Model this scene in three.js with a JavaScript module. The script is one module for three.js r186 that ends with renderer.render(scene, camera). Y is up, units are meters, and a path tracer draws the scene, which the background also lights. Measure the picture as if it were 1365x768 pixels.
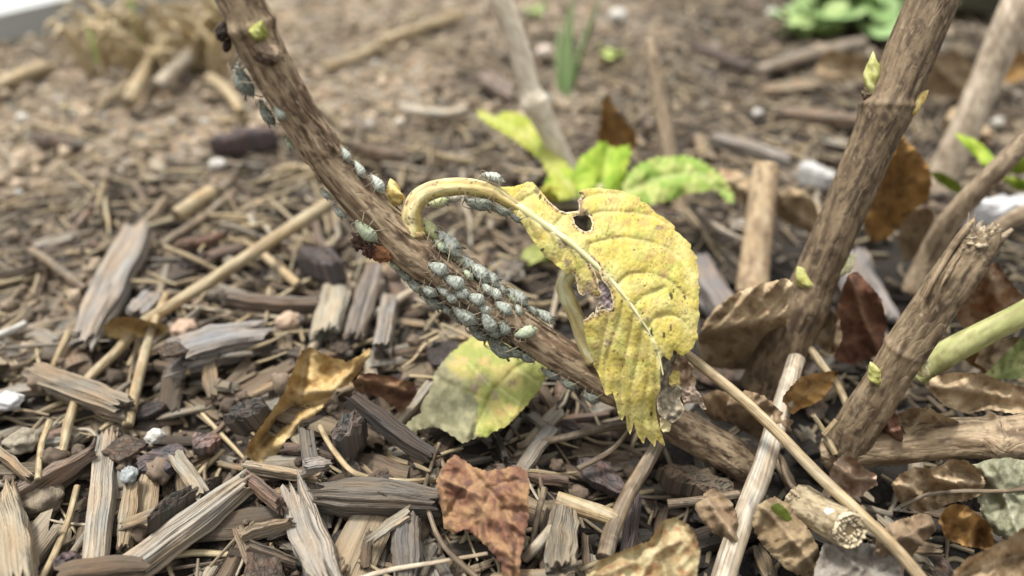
import * as THREE from 'three';
import { createNoise3D, createNoise4D } from 'simplex-noise';
import { toCreasedNormals, mergeGeometries, mergeVertices } from 'three/addons/utils/BufferGeometryUtils.js';

// ---------- camera, sky, sun, exposure ----------
const renderer = new THREE.WebGLRenderer({ antialias: true });
renderer.setSize(1024, 576);
renderer.toneMapping = THREE.LinearToneMapping;
renderer.toneMappingExposure = 2.05;
renderer.shadowMap.enabled = true;
const scene = new THREE.Scene();
const FOV = 40, PITCH = THREE.MathUtils.degToRad(35), CAM_H = 0.078;
const camera = new THREE.PerspectiveCamera(FOV, 1365 / 768, 0.008, 60);
camera.position.set(0, CAM_H, 0);
camera.rotation.set(-PITCH, 0, 0);
camera.focus = 0.0945;
camera.userData.fStop = 12.5;
{
  // an even overcast: brighter overhead and, softly, round the veiled sun
  const W = 256, H = 128, d = new Float32Array(W * H * 4), sun = new THREE.Vector3(-0.3, 1.0, -0.12).normalize(), v = new THREE.Vector3();
  for (let y = 0; y < H; y++) for (let x = 0; x < W; x++) {
    const el = ((y + 0.5) / H - 0.5) * Math.PI, az = ((x + 0.5) / W - 0.5) * 2 * Math.PI;
    v.set(Math.cos(az) * Math.cos(el), Math.sin(el), Math.sin(az) * Math.cos(el));
    const up = Math.max(0, v.y), l = 0.1 + 0.72 * up + 0.85 * Math.pow(Math.max(0, v.dot(sun)), 6);
    d.set([l * 1.02, l * 1.0, l * 0.95, 1], (y * W + x) * 4);
  }
  const sky = new THREE.DataTexture(d, W, H, THREE.RGBAFormat, THREE.FloatType);
  sky.mapping = THREE.EquirectangularReflectionMapping; sky.magFilter = THREE.LinearFilter; sky.needsUpdate = true;
  scene.background = sky; scene.environment = sky;
  const light = new THREE.DirectionalLight(new THREE.Color().setRGB(1, 0.95, 0.87), 2.6);
  light.position.copy(sun).multiplyScalar(1); light.castShadow = true; light.shadow.radius = 22;
  light.shadow.mapSize.set(2048, 2048);
  Object.assign(light.shadow.camera, { left: -0.4, right: 0.4, top: 0.4, bottom: -0.4, near: 0.1, far: 3 });
  light.target.position.set(0, 0, -0.12); light.position.add(light.target.position);
  light.name = 'sun'; light.target.name = 'sun_target';
  scene.add(light, light.target);
}

// ---------- helpers ----------
let seedState = 12345;
function rng(seed) { let s = seed | 0; return () => { s = (s + 0x6d2b79f5) | 0; let t = Math.imul(s ^ (s >>> 15), 1 | s); t = (t + Math.imul(t ^ (t >>> 7), 61 | t)) ^ t; return ((t ^ (t >>> 14)) >>> 0) / 4294967296; }; }
const R0 = rng(7), N3 = createNoise3D(rng(99)), N4 = createNoise4D(rng(77));
const rr = (r, a, b) => a + (b - a) * r();
const clamp = (x, a = 0, b = 1) => Math.min(b, Math.max(a, x));
const sstep = (a, b, x) => { const t = clamp((x - a) / (b - a)); return t * t * (3 - 2 * t); };
const mix = (a, b, t) => a + (b - a) * t;
const mixc = (a, b, t) => [mix(a[0], b[0], t), mix(a[1], b[1], t), mix(a[2], b[2], t)];
const fbm = (x, y, z, o = 4) => { let s = 0, a = 0.5; for (let i = 0; i < o; i++) { s += a * N3(x, y, z); x *= 2.03; y *= 2.03; z *= 2.03; a *= 0.5; } return s; };
const V = (x, y, z) => new THREE.Vector3(x, y, z);
const T = Math.tan(THREE.MathUtils.degToRad(FOV / 2)), F = 384 / T;
const CAM = V(0, CAM_H, 0), RI = V(1, 0, 0), FW = V(0, -Math.sin(PITCH), -Math.cos(PITCH)), UP = V(0, Math.cos(PITCH), -Math.sin(PITCH));
// a sight line of the photograph (1365 x 768) at a depth in metres, and the depth at which it meets a height above the ground
const at = (x, y, d) => CAM.clone().addScaledVector(FW, d).addScaledVector(RI, ((x - 682.5) / F) * d).addScaledVector(UP, ((384 - y) / F) * d);
const dep = (x, y, h = 0) => (CAM_H - h) / (Math.sin(PITCH) - (Math.cos(PITCH) * (384 - y)) / F);
const gnd = (x, y, h = 0) => at(x, y, dep(x, y, h));
const pix = (p) => { const q = p.clone().sub(CAM), d = q.dot(FW); return [682.5 + (q.dot(RI) / d) * F, 384 - (q.dot(UP) / d) * F, d]; };

const taken = new Map();
function numbered(n) { const k = taken.get(n) || 0; taken.set(n, k + 1); return k ? n + '_' + String(k).padStart(3, '0') : n; }
function tag(o, label, category, group) { o.userData.label = label; o.userData.category = category; if (group) o.userData.group = group; return o; }
function shadows(o) { o.castShadow = true; o.receiveShadow = true; return o; }
function top(name, pos) { const g = new THREE.Group(); g.name = numbered(name); if (pos) g.position.copy(pos); scene.add(g); return g; }
// geometry given in world coordinates -> mesh whose origin is `pos`
function put(name, geo, mat, parent, pos) {
  const m = shadows(new THREE.Mesh(geo, mat));
  if (parent === scene || !parent) { m.name = numbered(name); if (pos) { geo.translate(-pos.x, -pos.y, -pos.z); m.position.copy(pos); } scene.add(m); }
  else { m.name = name; const o = parent.isGroup || parent.isMesh ? worldPos(parent) : V(0, 0, 0); geo.translate(-o.x, -o.y, -o.z); parent.add(m); }
  return m;
}
function worldPos(o) { const p = V(0, 0, 0); for (let q = o; q && q !== scene; q = q.parent) p.add(q.position); return p; }

// ---------- textures and materials ----------
function tex(n, fn, srgb, repeat = true) {
  const d = new Uint8Array(n * n * 4);
  for (let y = 0; y < n; y++) for (let x = 0; x < n; x++) { const c = fn(x / n, y / n); for (let k = 0; k < 3; k++) d[(y * n + x) * 4 + k] = clamp(Array.isArray(c) ? c[k] : c) * 255; d[(y * n + x) * 4 + 3] = 255; }
  const t = new THREE.DataTexture(d, n, n, THREE.RGBAFormat, THREE.UnsignedByteType);
  t.wrapS = t.wrapT = THREE.RepeatWrapping; t.magFilter = THREE.LinearFilter; t.minFilter = THREE.LinearMipmapLinearFilter; t.generateMipmaps = true;
  if (srgb) t.colorSpace = THREE.SRGBColorSpace;
  t.needsUpdate = true; return t;
}
// periodic noise on a torus in u and v
const TN = (u, v, fu, fv, s) => { const a = u * 2 * Math.PI, b = v * 2 * Math.PI; return N4(Math.cos(a) * fu * 0.16 + s, Math.sin(a) * fu * 0.16, Math.cos(b) * fv * 0.16 - s, Math.sin(b) * fv * 0.16); };
const woodH = (u, v) => {                                       // fibres along v
  let h = 0.55 + 0.28 * TN(u, v, 34, 1.4, 3) + 0.2 * TN(u, v, 90, 3, 8) + 0.12 * TN(u, v, 12, 2, 5) + 0.1 * TN(u, v, 60, 40, 11);
  const crack = Math.abs(TN(u, v, 22, 1.8, 15)); h -= 0.55 * (1 - sstep(0.0, 0.09, crack)) * sstep(-0.2, 0.4, TN(u, v, 6, 4, 2));
  return h;
};
const barkH = (u, v) => 0.55 + 0.3 * TN(u, v, 10, 7, 31) + 0.2 * TN(u, v, 30, 20, 4) + 0.16 * TN(u, v, 80, 60, 9) - 0.35 * (1 - sstep(0, 0.12, Math.abs(TN(u, v, 9, 6, 22))));
const grainH = (u, v) => 0.5 + 0.25 * TN(u, v, 20, 20, 41) + 0.22 * TN(u, v, 55, 55, 44) + 0.2 * TN(u, v, 130, 130, 47);
const woodMap = tex(512, (u, v) => { const h = woodH(u, v); const m = 0.74 + 0.34 * (h - 0.5); const w = 0.04 * TN(u, v, 5, 3, 51); return [m + w, m, m - w * 1.2]; }, true);
const woodBump = tex(512, (u, v) => woodH(u, v));
const barkMap = tex(512, (u, v) => { const h = barkH(u, v), m = 0.7 + 0.45 * (h - 0.5), w = 0.08 * TN(u, v, 6, 6, 53); return [m + w, m, m - w * 0.5]; }, true);
const barkBump = tex(512, (u, v) => barkH(u, v));
const fineBump = tex(512, (u, v) => grainH(u, v));
const soilMap = tex(1024, (u, v) => { const h = grainH(u, v), m = 0.66 + 0.6 * (h - 0.5), w = 0.07 * TN(u, v, 9, 9, 57); const s = TN(u, v, 110, 110, 61) > 0.62 ? 0.18 : 0; return [m + w + s, m + s, m - w + s]; }, true);
const vc = (o) => new THREE.MeshStandardMaterial({ vertexColors: true, roughness: 0.88, ...o });
const M = {
  wood: vc({ map: woodMap, bumpMap: woodBump, bumpScale: 0.00035 }),
  bark: vc({ map: barkMap, bumpMap: barkBump, bumpScale: 0.00045 }),
  stem: vc({ bumpMap: barkBump, bumpScale: 0.00012, roughness: 0.8 }),
  straw: vc({ map: woodMap, bumpMap: woodBump, bumpScale: 0.0001, roughness: 0.65 }),
  dryleaf: new THREE.MeshPhysicalMaterial({ vertexColors: true, roughness: 0.95, specularIntensity: 0.35, transmission: 0.1, side: THREE.DoubleSide, bumpMap: fineBump, bumpScale: 0.00012 }),
  leaf: new THREE.MeshPhysicalMaterial({ vertexColors: true, roughness: 0.55, side: THREE.DoubleSide, bumpMap: fineBump, bumpScale: 0.00004, specularIntensity: 0.6 }),
  soft: vc({ roughness: 0.6 }),
  petiole: vc({ roughness: 0.72, bumpMap: fineBump, bumpScale: 0.00008 }),
  aphid: new THREE.MeshPhysicalMaterial({ vertexColors: true, roughness: 0.7, sheen: 0.15, sheenRoughness: 0.6, sheenColor: new THREE.Color(0.8, 0.84, 0.8), bumpMap: fineBump, bumpScale: 0.00003 }),
  leg: new THREE.MeshStandardMaterial({ color: new THREE.Color().setRGB(0.2, 0.17, 0.12), roughness: 0.6 }),
  eye: new THREE.MeshStandardMaterial({ color: new THREE.Color().setRGB(0.02, 0.012, 0.01), roughness: 0.3 }),
  cornicle: new THREE.MeshStandardMaterial({ color: new THREE.Color().setRGB(0.05, 0.05, 0.045), roughness: 0.6 }),
  stone: vc({ bumpMap: fineBump, bumpScale: 0.00015, roughness: 0.75 }),
};
function setColors(g, fn) { const p = g.attributes.position, c = new Float32Array(p.count * 3); for (let i = 0; i < p.count; i++) c.set(fn(p.getX(i), p.getY(i), p.getZ(i), i), i * 3); g.setAttribute('color', new THREE.BufferAttribute(c, 3)); return g; }
function geom(pos, idx, uv, col) {
  const g = new THREE.BufferGeometry();
  g.setAttribute('position', new THREE.BufferAttribute(Float32Array.from(pos), 3));
  if (uv) g.setAttribute('uv', new THREE.BufferAttribute(Float32Array.from(uv), 2));
  if (col) g.setAttribute('color', new THREE.BufferAttribute(Float32Array.from(col), 3));
  g.setIndex(idx); g.computeVertexNormals(); return g;
}

// a split piece of wood: long axis z, fibres along it, splintered ends
function chipGeo(seed, L, W, H, color, o = {}) {
  const r = rng(seed), nr = o.nr ?? 22, nl = o.nl ?? 12, pos = [], uv = [], col = [], idx = [], s0 = r() * 100, jag = (o.jag ?? 0.12) * Math.min(L, W * 3.2), pw = o.pow ?? 5;
  const fib = [], e0 = [], e1 = [], tint = [], slant0 = rr(r, -0.35, 0.35), slant1 = rr(r, -0.35, 0.35), tap0 = rr(r, 0.72, 1), tap1 = rr(r, 0.6, 1), bow = rr(r, -0.04, 0.04) * L, uo = r(), vo = r();
  for (let i = 0; i < nr; i++) {
    fib.push(1 + 0.13 * N3(i * 0.9, s0, 0) + 0.06 * N3(i * 2.7, s0, 9)); tint.push(1 + 0.2 * N3(i * 0.55, s0, 20));
    e0.push(jag * (N3(i * 0.5, s0, 40) + 0.6 * N3(i * 1.7, s0, 44))); e1.push(jag * (N3(i * 0.5, s0, 60) + 0.6 * N3(i * 1.7, s0, 64)));
  }
  for (let j = 0; j <= nl; j++) {
    const t = j / nl;
    for (let i = 0; i <= nr; i++) {
      const k = i % nr, a = (i / nr) * 2 * Math.PI, c = Math.cos(a), s = Math.sin(a);
      const q = Math.pow(Math.pow(Math.abs(c), pw) + Math.pow(Math.abs(s), pw), -1 / pw), tp = mix(tap0, 1, sstep(0, 0.3, t)) * mix(1, tap1, sstep(0.6, 1, t));
      const f = fib[k] * (1 + 0.09 * N3(c * 1.5 + s0, s * 1.5, t * 4)) * tp;
      let x = (W / 2) * c * q * f, y = (H / 2) * s * q * f * (1 + 0.1 * N3(t * 3, s0, 5));
      const z = (t - 0.5) * L + slant0 * x * (1 - t) + slant1 * x * t + (t < 0.25 ? e0[k] * (1 - t * 4) : t > 0.75 ? e1[k] * (t * 4 - 3) : 0);
      y += bow * (4 * (t - 0.5) * (t - 0.5) - 0.33); x += 0.06 * W * N3(t * 2.5, s0, 77);
      pos.push(x, y, z); uv.push(uo + (i / nr) * 2 * (W + H) / 0.012, vo + z / 0.03);
      const g = tint[k] * (1 + 0.15 * N3(t * 5, s0, i * 0.4)), warm = 0.06 * N3(t * 2, s0 + 7, k * 0.2);
      col.push(color[0] * g * (1 + warm), color[1] * g, color[2] * g * (1 - warm));
    }
  }
  for (let j = 0; j < nl; j++) for (let i = 0; i < nr; i++) { const a = j * (nr + 1) + i, b = a + nr + 1; idx.push(a, a + 1, b, b, a + 1, b + 1); }
  for (const [j, sgn] of [[0, -1], [nl, 1]]) {
    const c = pos.length / 3; let z = 0; for (let i = 0; i < nr; i++) z += pos[(j * (nr + 1) + i) * 3 + 2] / nr;
    pos.push(0, pos[(j * (nr + 1)) * 3 + 1], z - sgn * jag * 0.4); uv.push(uo, vo + z / 0.03); col.push(color[0] * 0.9, color[1] * 0.9, color[2] * 0.9);
    for (let i = 0; i < nr; i++) { const a = j * (nr + 1) + i; if (sgn < 0) idx.push(c, a + 1, a); else idx.push(c, a, a + 1); }
  }
  const g = geom(pos, idx, uv, col); return o.smooth ? g : toCreasedNormals(g, 0.7);
}
// a flat irregular flake of bark (or a torn scrap): long axis z, up y
function flakeGeo(seed, L, W, H, color, o = {}) {
  const r = rng(seed), na = 26, rings = 5, s0 = r() * 100, pos = [], uv = [], col = [], idx = [], uo = r(), vo = r(), cup = rr(r, -0.12, 0.2) * W;
  const nv = 5 + Math.floor(r() * 4), va = [], out = []; let acc = r() * 6.28; for (let i = 0; i < nv; i++) { va.push([Math.cos(acc) * rr(r, 0.72, 1.15), Math.sin(acc) * rr(r, 0.72, 1.15)]); acc += (6.283 / nv) * rr(r, 0.75, 1.25); }
  for (let i = 0; i < na; i++) {               // a broken, angular outline
    const a = (i / na) * 2 * Math.PI, c = Math.cos(a), s = Math.sin(a); let best = 0;
    for (let k = 0; k < nv; k++) { const p = va[k], q = va[(k + 1) % nv], ex = q[0] - p[0], ey = q[1] - p[1], den = c * ey - s * ex; if (Math.abs(den) < 1e-6) continue; const t = (p[0] * ey - p[1] * ex) / den, u = (p[0] * s - p[1] * c) / den; if (t > 0 && u >= -0.02 && u <= 1.02) best = Math.max(best, t); }
    out.push((o.smooth ? 1 + 0.12 * N3(c * 1.1, s * 1.1, s0) : clamp(best || 0.85, 0.5, 1.25) * (1 + 0.09 * N3(c * 5, s * 5, s0))));
  }
  for (const sd of [1, -1]) {
    const b = pos.length / 3;
    for (let k = 0; k <= rings; k++) for (let i = 0; i < na; i++) {
      const a = (i / na) * 2 * Math.PI, q = (k / rings) * out[i] , x = (W / 2) * q * Math.cos(a), z = (L / 2) * q * Math.sin(a);
      const rim = k === rings ? 0.6 : 1;
      const y = cup * (q * q - 0.4) * Math.abs(Math.cos(a)) + sd * (H / 2) * rim + H * 0.16 * N3(x / W * 3, z / L * 4, s0 + sd);
      pos.push(x, y, z); uv.push(uo + x / 0.012, vo + z / 0.016);
      const g = 1 + 0.3 * N3(x / W * 4, z / L * 5, s0 + 3); col.push(color[0] * g, color[1] * g, color[2] * g);
    }
    for (let k = 0; k < rings; k++) for (let i = 0; i < na; i++) { const p = b + k * na + i, q = b + k * na + (i + 1) % na, u = p + na, v = q + na; if (sd > 0) idx.push(p, v, u, p, q, v); else idx.push(p, u, v, p, v, q); }
  }
  const B = (rings + 1) * na, e = rings * na; for (let i = 0; i < na; i++) { const p = e + i, q = e + (i + 1) % na; idx.push(p, q, B + p, q, B + q, B + p); }
  const g = geom(pos, idx, uv, col); return o.smooth ? g : toCreasedNormals(g, 0.6);
}
// tube through world points with a radius at each: fibres along it; ends closed
function tubeGeo(P, rad, o = {}) {
  const curve = new THREE.CatmullRomCurve3(P, false, 'centripetal'), nl = o.nl ?? 40, ring = o.ring ?? 14, pos = [], uv = [], col = [], idx = [];
  const len = curve.getLength(), ref = o.ref ?? null, seed = o.seed ?? 1, samples = [];
  const rAt = (t) => { const q = t * (rad.length - 1), i = Math.min(rad.length - 2, Math.floor(q)); return mix(rad[i], rad[i + 1], q - i); };
  let N = null;
  for (let j = 0; j <= nl; j++) {
    const t = j / nl, c = curve.getPoint(t), tan = curve.getTangent(t);
    const want = ref === 'camera' ? CAM.clone().sub(c) : N ? N.clone() : Math.abs(tan.y) > 0.9 ? V(1, 0, 0) : V(0, 1, 0);
    N = want.addScaledVector(tan, -want.dot(tan)).normalize();
    const B = tan.clone().cross(N), r0 = rAt(t);
    samples.push({ c, tan, N, B, r: r0, t, p: pix(c) });
    for (let i = 0; i <= ring; i++) {
      const a = ((i % ring) / ring) * 2 * Math.PI, ca = Math.cos(a), sa = Math.sin(a);
      const st = { t, a, ca, sa, s: t * len, r: r0, seed };
      const rl = o.relief ? o.relief(st) : 0, sh = o.shift ? o.shift(st) : 0, p = c.clone().addScaledVector(N, ca * (r0 + rl)).addScaledVector(B, sa * (r0 + rl)).addScaledVector(tan, sh);
      pos.push(p.x, p.y, p.z); uv.push((i / ring) * 2 * Math.PI * r0 / 0.012 + seed * 0.37, (t * len) / 0.03 + seed * 0.71);
      const k = o.color ? o.color(st) : [0.4, 0.3, 0.2]; col.push(...k);
    }
  }
  for (let j = 0; j < nl; j++) for (let i = 0; i < ring; i++) { const a = j * (ring + 1) + i, b = a + ring + 1; idx.push(a, a + 1, b, b, a + 1, b + 1); }
  if (o.caps !== false) for (const [j, sgn] of [[0, -1], [nl, 1]]) {
    const b = pos.length / 3, q = samples[j];
    pos.push(q.c.x + q.tan.x * sgn * q.r * (o.capBulge ?? 0.1), q.c.y + q.tan.y * sgn * q.r * (o.capBulge ?? 0.1), q.c.z + q.tan.z * sgn * q.r * (o.capBulge ?? 0.1)); uv.push(0, 0); col.push(...(o.capColor ?? col.slice(j * (ring + 1) * 3, j * (ring + 1) * 3 + 3)));
    for (let i = 0; i < ring; i++) { const a = j * (ring + 1) + i; if (sgn < 0) idx.push(b, a + 1, a); else idx.push(b, a, a + 1); }
  }
  const g = geom(pos, idx, uv, col);
  if (!o.cut) { // weld the seam's normals
    const n = g.attributes.normal; for (let j = 0; j <= nl; j++) { const a = j * (ring + 1), b = a + ring, x = n.getX(a) + n.getX(b), y = n.getY(a) + n.getY(b), z = n.getZ(a) + n.getZ(b), l = Math.hypot(x, y, z) || 1; n.setXYZ(a, x / l, y / l, z / l); n.setXYZ(b, x / l, y / l, z / l); }
  }
  g.userData.samples = samples; return g;
}
// ---------- leaf blades: a curved sheet with its own outline, holes, relief and thickness ----------
function segDist(x, y, a, b) { const dx = b[0] - a[0], dy = b[1] - a[1], t = clamp(((x - a[0]) * dx + (y - a[1]) * dy) / (dx * dx + dy * dy || 1)); return Math.hypot(x - a[0] - t * dx, y - a[1] - t * dy); }
function polyDist(x, y, pts, closed) { let d = 1e9; for (let i = 0; i + (closed ? 0 : 1) < pts.length; i++) d = Math.min(d, segDist(x, y, pts[i], pts[(i + 1) % pts.length])); return d; }
function insidePoly(x, y, pts) { let c = false; for (let i = 0, j = pts.length - 1; i < pts.length; j = i++) if ((pts[i][1] > y) !== (pts[j][1] > y) && x < ((pts[j][0] - pts[i][0]) * (y - pts[i][1])) / (pts[j][1] - pts[i][1]) + pts[i][0]) c = !c; return c; }
function planeDepth(pts) { // three [x, y, height in mm]: a flat plane in space
  const w = pts.map(([x, y, h]) => at(x, y, dep(x, y, h / 1000))), n = w[1].clone().sub(w[0]).cross(w[2].clone().sub(w[0])).normalize(), k = w[0].clone().sub(CAM).dot(n);
  return (x, y) => k / FW.clone().addScaledVector(RI, (x - 682.5) / F).addScaledVector(UP, (384 - y) / F).dot(n);
}
function sheet(o) {
  const { outline, holes = [], step = 3, depth, thick = 0.14 } = o, loops = [outline, ...holes], xs = outline.map((p) => p[0]), ys = outline.map((p) => p[1]);
  const x0 = Math.min(...xs) - step * 1.3, y0 = Math.min(...ys) - step * 1.3, nx = Math.ceil((Math.max(...xs) + step - x0) / step), ny = Math.ceil((Math.max(...ys) + step - y0) / step);
  const S = new Float32Array((nx + 1) * (ny + 1)), jit = o.ragged ?? 0.5;
  for (let j = 0; j <= ny; j++) for (let i = 0; i <= nx; i++) {
    const x = x0 + i * step, y = y0 + j * step; let d = 1e9, ins = insidePoly(x, y, outline);
    for (const l of loops) d = Math.min(d, polyDist(x, y, l, true));
    for (const h of holes) if (insidePoly(x, y, h)) ins = false;
    S[j * (nx + 1) + i] = (ins ? d : -d) + jit * N3(x * 0.16, y * 0.16, 5) + jit * 0.5 * N3(x * 0.5, y * 0.5, 8);
  }
  const vx = [], vy = [], ve = [], key = new Map(), tris = [], rim = [];
  const vert = (i) => { if (!key.has(i)) { key.set(i, vx.length); vx.push(x0 + (i % (nx + 1)) * step); vy.push(y0 + Math.floor(i / (nx + 1)) * step); ve.push(S[i]); } return key.get(i); };
  const cross = (a, b) => { if (a > b) [a, b] = [b, a]; const k = a * 1e6 + b + 0.5; if (!key.has(k)) { const t = S[a] / (S[a] - S[b]); key.set(k, vx.length); vx.push(x0 + mix(a % (nx + 1), b % (nx + 1), t) * step); vy.push(y0 + mix(Math.floor(a / (nx + 1)), Math.floor(b / (nx + 1)), t) * step); ve.push(0); } return key.get(k); };
  const tri = (a, b, c) => {
    const v = [a, b, c], out = []; let cr = [];
    for (let k = 0; k < 3; k++) { const p = v[k], q = v[(k + 1) % 3]; if (S[p] > 0) out.push(vert(p)); if ((S[p] > 0) !== (S[q] > 0)) { const m = cross(p, q); out.push(m); cr.push([m, S[p] > 0]); } }
    for (let k = 1; k + 1 < out.length; k++) tris.push(out[0], out[k], out[k + 1]);
    if (cr.length === 2) rim.push(cr[0][1] ? [cr[0][0], cr[1][0]] : [cr[1][0], cr[0][0]]);
  };
  for (let j = 0; j < ny; j++) for (let i = 0; i < nx; i++) { const a = j * (nx + 1) + i, b = a + 1, c = a + nx + 1, d = c + 1; if ((i + j) & 1) { tri(a, c, d); tri(a, d, b); } else { tri(a, c, b); tri(b, c, d); } }
  const n = vx.length, pos = new Float32Array(n * 6), uv = new Float32Array(n * 4), col = new Float32Array(n * 6);
  const P = vx.map((x, i) => at(x, vy[i], depth(x, vy[i]) - (o.relief ? o.relief(x, vy[i], ve[i]) : 0) * 1e-3));
  const cen = P.reduce((a, p) => a.add(p), V(0, 0, 0)).multiplyScalar(1 / n), e1 = P[Math.floor(n * 0.8)].clone().sub(P[Math.floor(n * 0.1)]).normalize();
  let nn = V(0, 0, 0); for (let k = 0; k < tris.length; k += 3) nn.add(P[tris[k + 1]].clone().sub(P[tris[k]]).cross(P[tris[k + 2]].clone().sub(P[tris[k]]))); nn.normalize();
  const e2 = nn.clone().cross(e1).normalize();
  for (let i = 0; i < n; i++) {
    const dir = CAM.clone().sub(P[i]).normalize(), b = P[i].clone().addScaledVector(dir, -thick * 1e-3 * clamp(0.3 + ve[i] * 0.1));
    P[i].toArray(pos, i * 3); b.toArray(pos, (n + i) * 3);
    const q = P[i].clone().sub(cen), u = [q.dot(e1) / 0.006, q.dot(e2) / 0.006]; uv.set(u, i * 2); uv.set(u, (n + i) * 2);
    col.set(o.color(vx[i], vy[i], ve[i], 0), i * 3); col.set((o.back ?? o.color)(vx[i], vy[i], ve[i], 1), (n + i) * 3);
  }
  const idx = []; for (let k = 0; k < tris.length; k += 3) { idx.push(tris[k], tris[k + 1], tris[k + 2], n + tris[k], n + tris[k + 2], n + tris[k + 1]); }
  for (const [a, b] of rim) idx.push(a, n + b, b, a, n + a, n + b);
  const g = geom(pos, idx, uv, col); g.userData.cen = cen; return g;
}
const field = (lines) => (x, y) => { let s = 0; for (const l of lines) { const d = polyDist(x, y, l.p, false) / l.w; if (d < 3) s += l.a * Math.exp(-d * d); } return s; };
const nearest = (lines, x, y) => { let d = 1e9; for (const l of lines) d = Math.min(d, polyDist(x, y, l.p ?? l, false)); return d; };

// ---------- ground: one sheet, finest in front of the lens ----------
const sandAt = (x, z) => sstep(-0.15, 0.35, fbm(x * 9 + 3, 0, z * 9, 3) * 0.8 + 0.75 * sstep(0.14, 0.19, -z) * sstep(0.12, -0.05, x) - 0.28);   // the dusty bare patch
const shadeAt = (x, z) => sstep(-0.006, 0.012, x - 0.012 - 0.012 * N3(x * 40, 1, z * 40)) * sstep(0.14, 0.125, -z);   // painted shade under the shrub: darkens soil and litter, hollows soil, thins chips
const soilY = (x, z) => { const k = sstep(3, 0.6, Math.hypot(x, z)); return 0.0032 * fbm(x * 22, 1.7, z * 22, 3) * k + 0.0016 * fbm(x * 150, 4.2, z * 150, 3) * k - 0.0018 - 0.003 * shadeAt(x, z); };
{
  const n = 560, pos = [], uv = [], col = [], idx = [], warp = (u) => 0.42 * u + 24 * Math.pow(Math.abs(u), 11) * Math.sign(u);
  for (let j = 0; j <= n; j++) for (let i = 0; i <= n; i++) {
    const x = warp((i / n) * 2 - 1), z = warp((j / n) * 2 - 1) - 0.17;
    pos.push(x, soilY(x, z), z); uv.push(x / 0.05, z / 0.05);
    const sand = sandAt(x, z), g = 1 + 0.35 * fbm(x * 60, 9, z * 60, 3);
    let c = mixc([0.06, 0.043, 0.03], [0.5, 0.405, 0.3], sand); c = mixc(c, [0.02, 0.015, 0.011], shadeAt(x, z)); col.push(c[0] * g, c[1] * g, c[2] * g);  // shade under the shrub goes into the soil colour
  }
  for (let j = 0; j < n; j++) for (let i = 0; i < n; i++) { const a = j * (n + 1) + i, b = a + n + 1; idx.push(a, b, a + 1, a + 1, b, b + 1); }
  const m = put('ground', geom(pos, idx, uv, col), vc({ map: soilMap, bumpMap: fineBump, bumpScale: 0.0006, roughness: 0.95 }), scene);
  m.userData.kind = 'structure'; m.userData.label = 'brown garden soil under the wood chip mulch'; m.userData.category = 'ground';
}
// height of the litter so far, on a 1 mm grid
const HX = 700, HZ = 620, hx0 = -0.35, hz0 = -0.6, HM = new Float32Array(HX * HZ);
for (let j = 0; j < HZ; j++) for (let i = 0; i < HX; i++) HM[j * HX + i] = soilY(hx0 + i / 1000, hz0 + j / 1000);
const hAt = (x, z) => { const i = Math.round((x - hx0) * 1000), j = Math.round((z - hz0) * 1000); return i < 0 || j < 0 || i >= HX || j >= HZ ? soilY(x, z) : HM[j * HX + i]; };
const hRaise = (x, z, y) => { const i = Math.round((x - hx0) * 1000), j = Math.round((z - hz0) * 1000); if (i >= 0 && j >= 0 && i < HX && j < HZ && HM[j * HX + i] < y) HM[j * HX + i] = y; };
// lay a piece (long axis at `yaw`) on what lies there: its height, pitch, and roll
function lay(x, z, yaw, L, W, H, pct = 0.6, maxPitch = 0.3) {
  const dx = Math.sin(yaw), dz = Math.cos(yaw), s = [];
  for (let k = -3; k <= 3; k++) for (let m = -1; m <= 1; m++) { const u = (k / 3) * L * 0.46, w = m * W * 0.4; s.push([u, w, hAt(x + dx * u + dz * w, z + dz * u - dx * w)]); }
  const half = (sg) => { const q = s.filter((p) => p[0] * sg > 0).map((p) => p[2]).sort((a, b) => a - b); return q[Math.floor(q.length * pct)]; };
  const slope = clamp((half(1) - half(-1)) / (L * 0.6), -maxPitch, maxPitch), off = s.map((p) => p[2] - slope * p[0]).sort((a, b) => a - b), y = off[Math.floor(off.length * pct)] + H * 0.42;
  const mark = () => { for (let u = -L / 2; u <= L / 2; u += 0.0008) for (let w = -W / 2; w <= W / 2; w += 0.0008) hRaise(x + dx * u + dz * w, z + dz * u - dx * w, y + slope * u + H * 0.4); };
  return { y, pitch: -Math.atan(slope), mark };
}
const eul = (pitch, yaw, roll) => new THREE.Euler(pitch, yaw, roll, 'YXZ');

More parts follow.
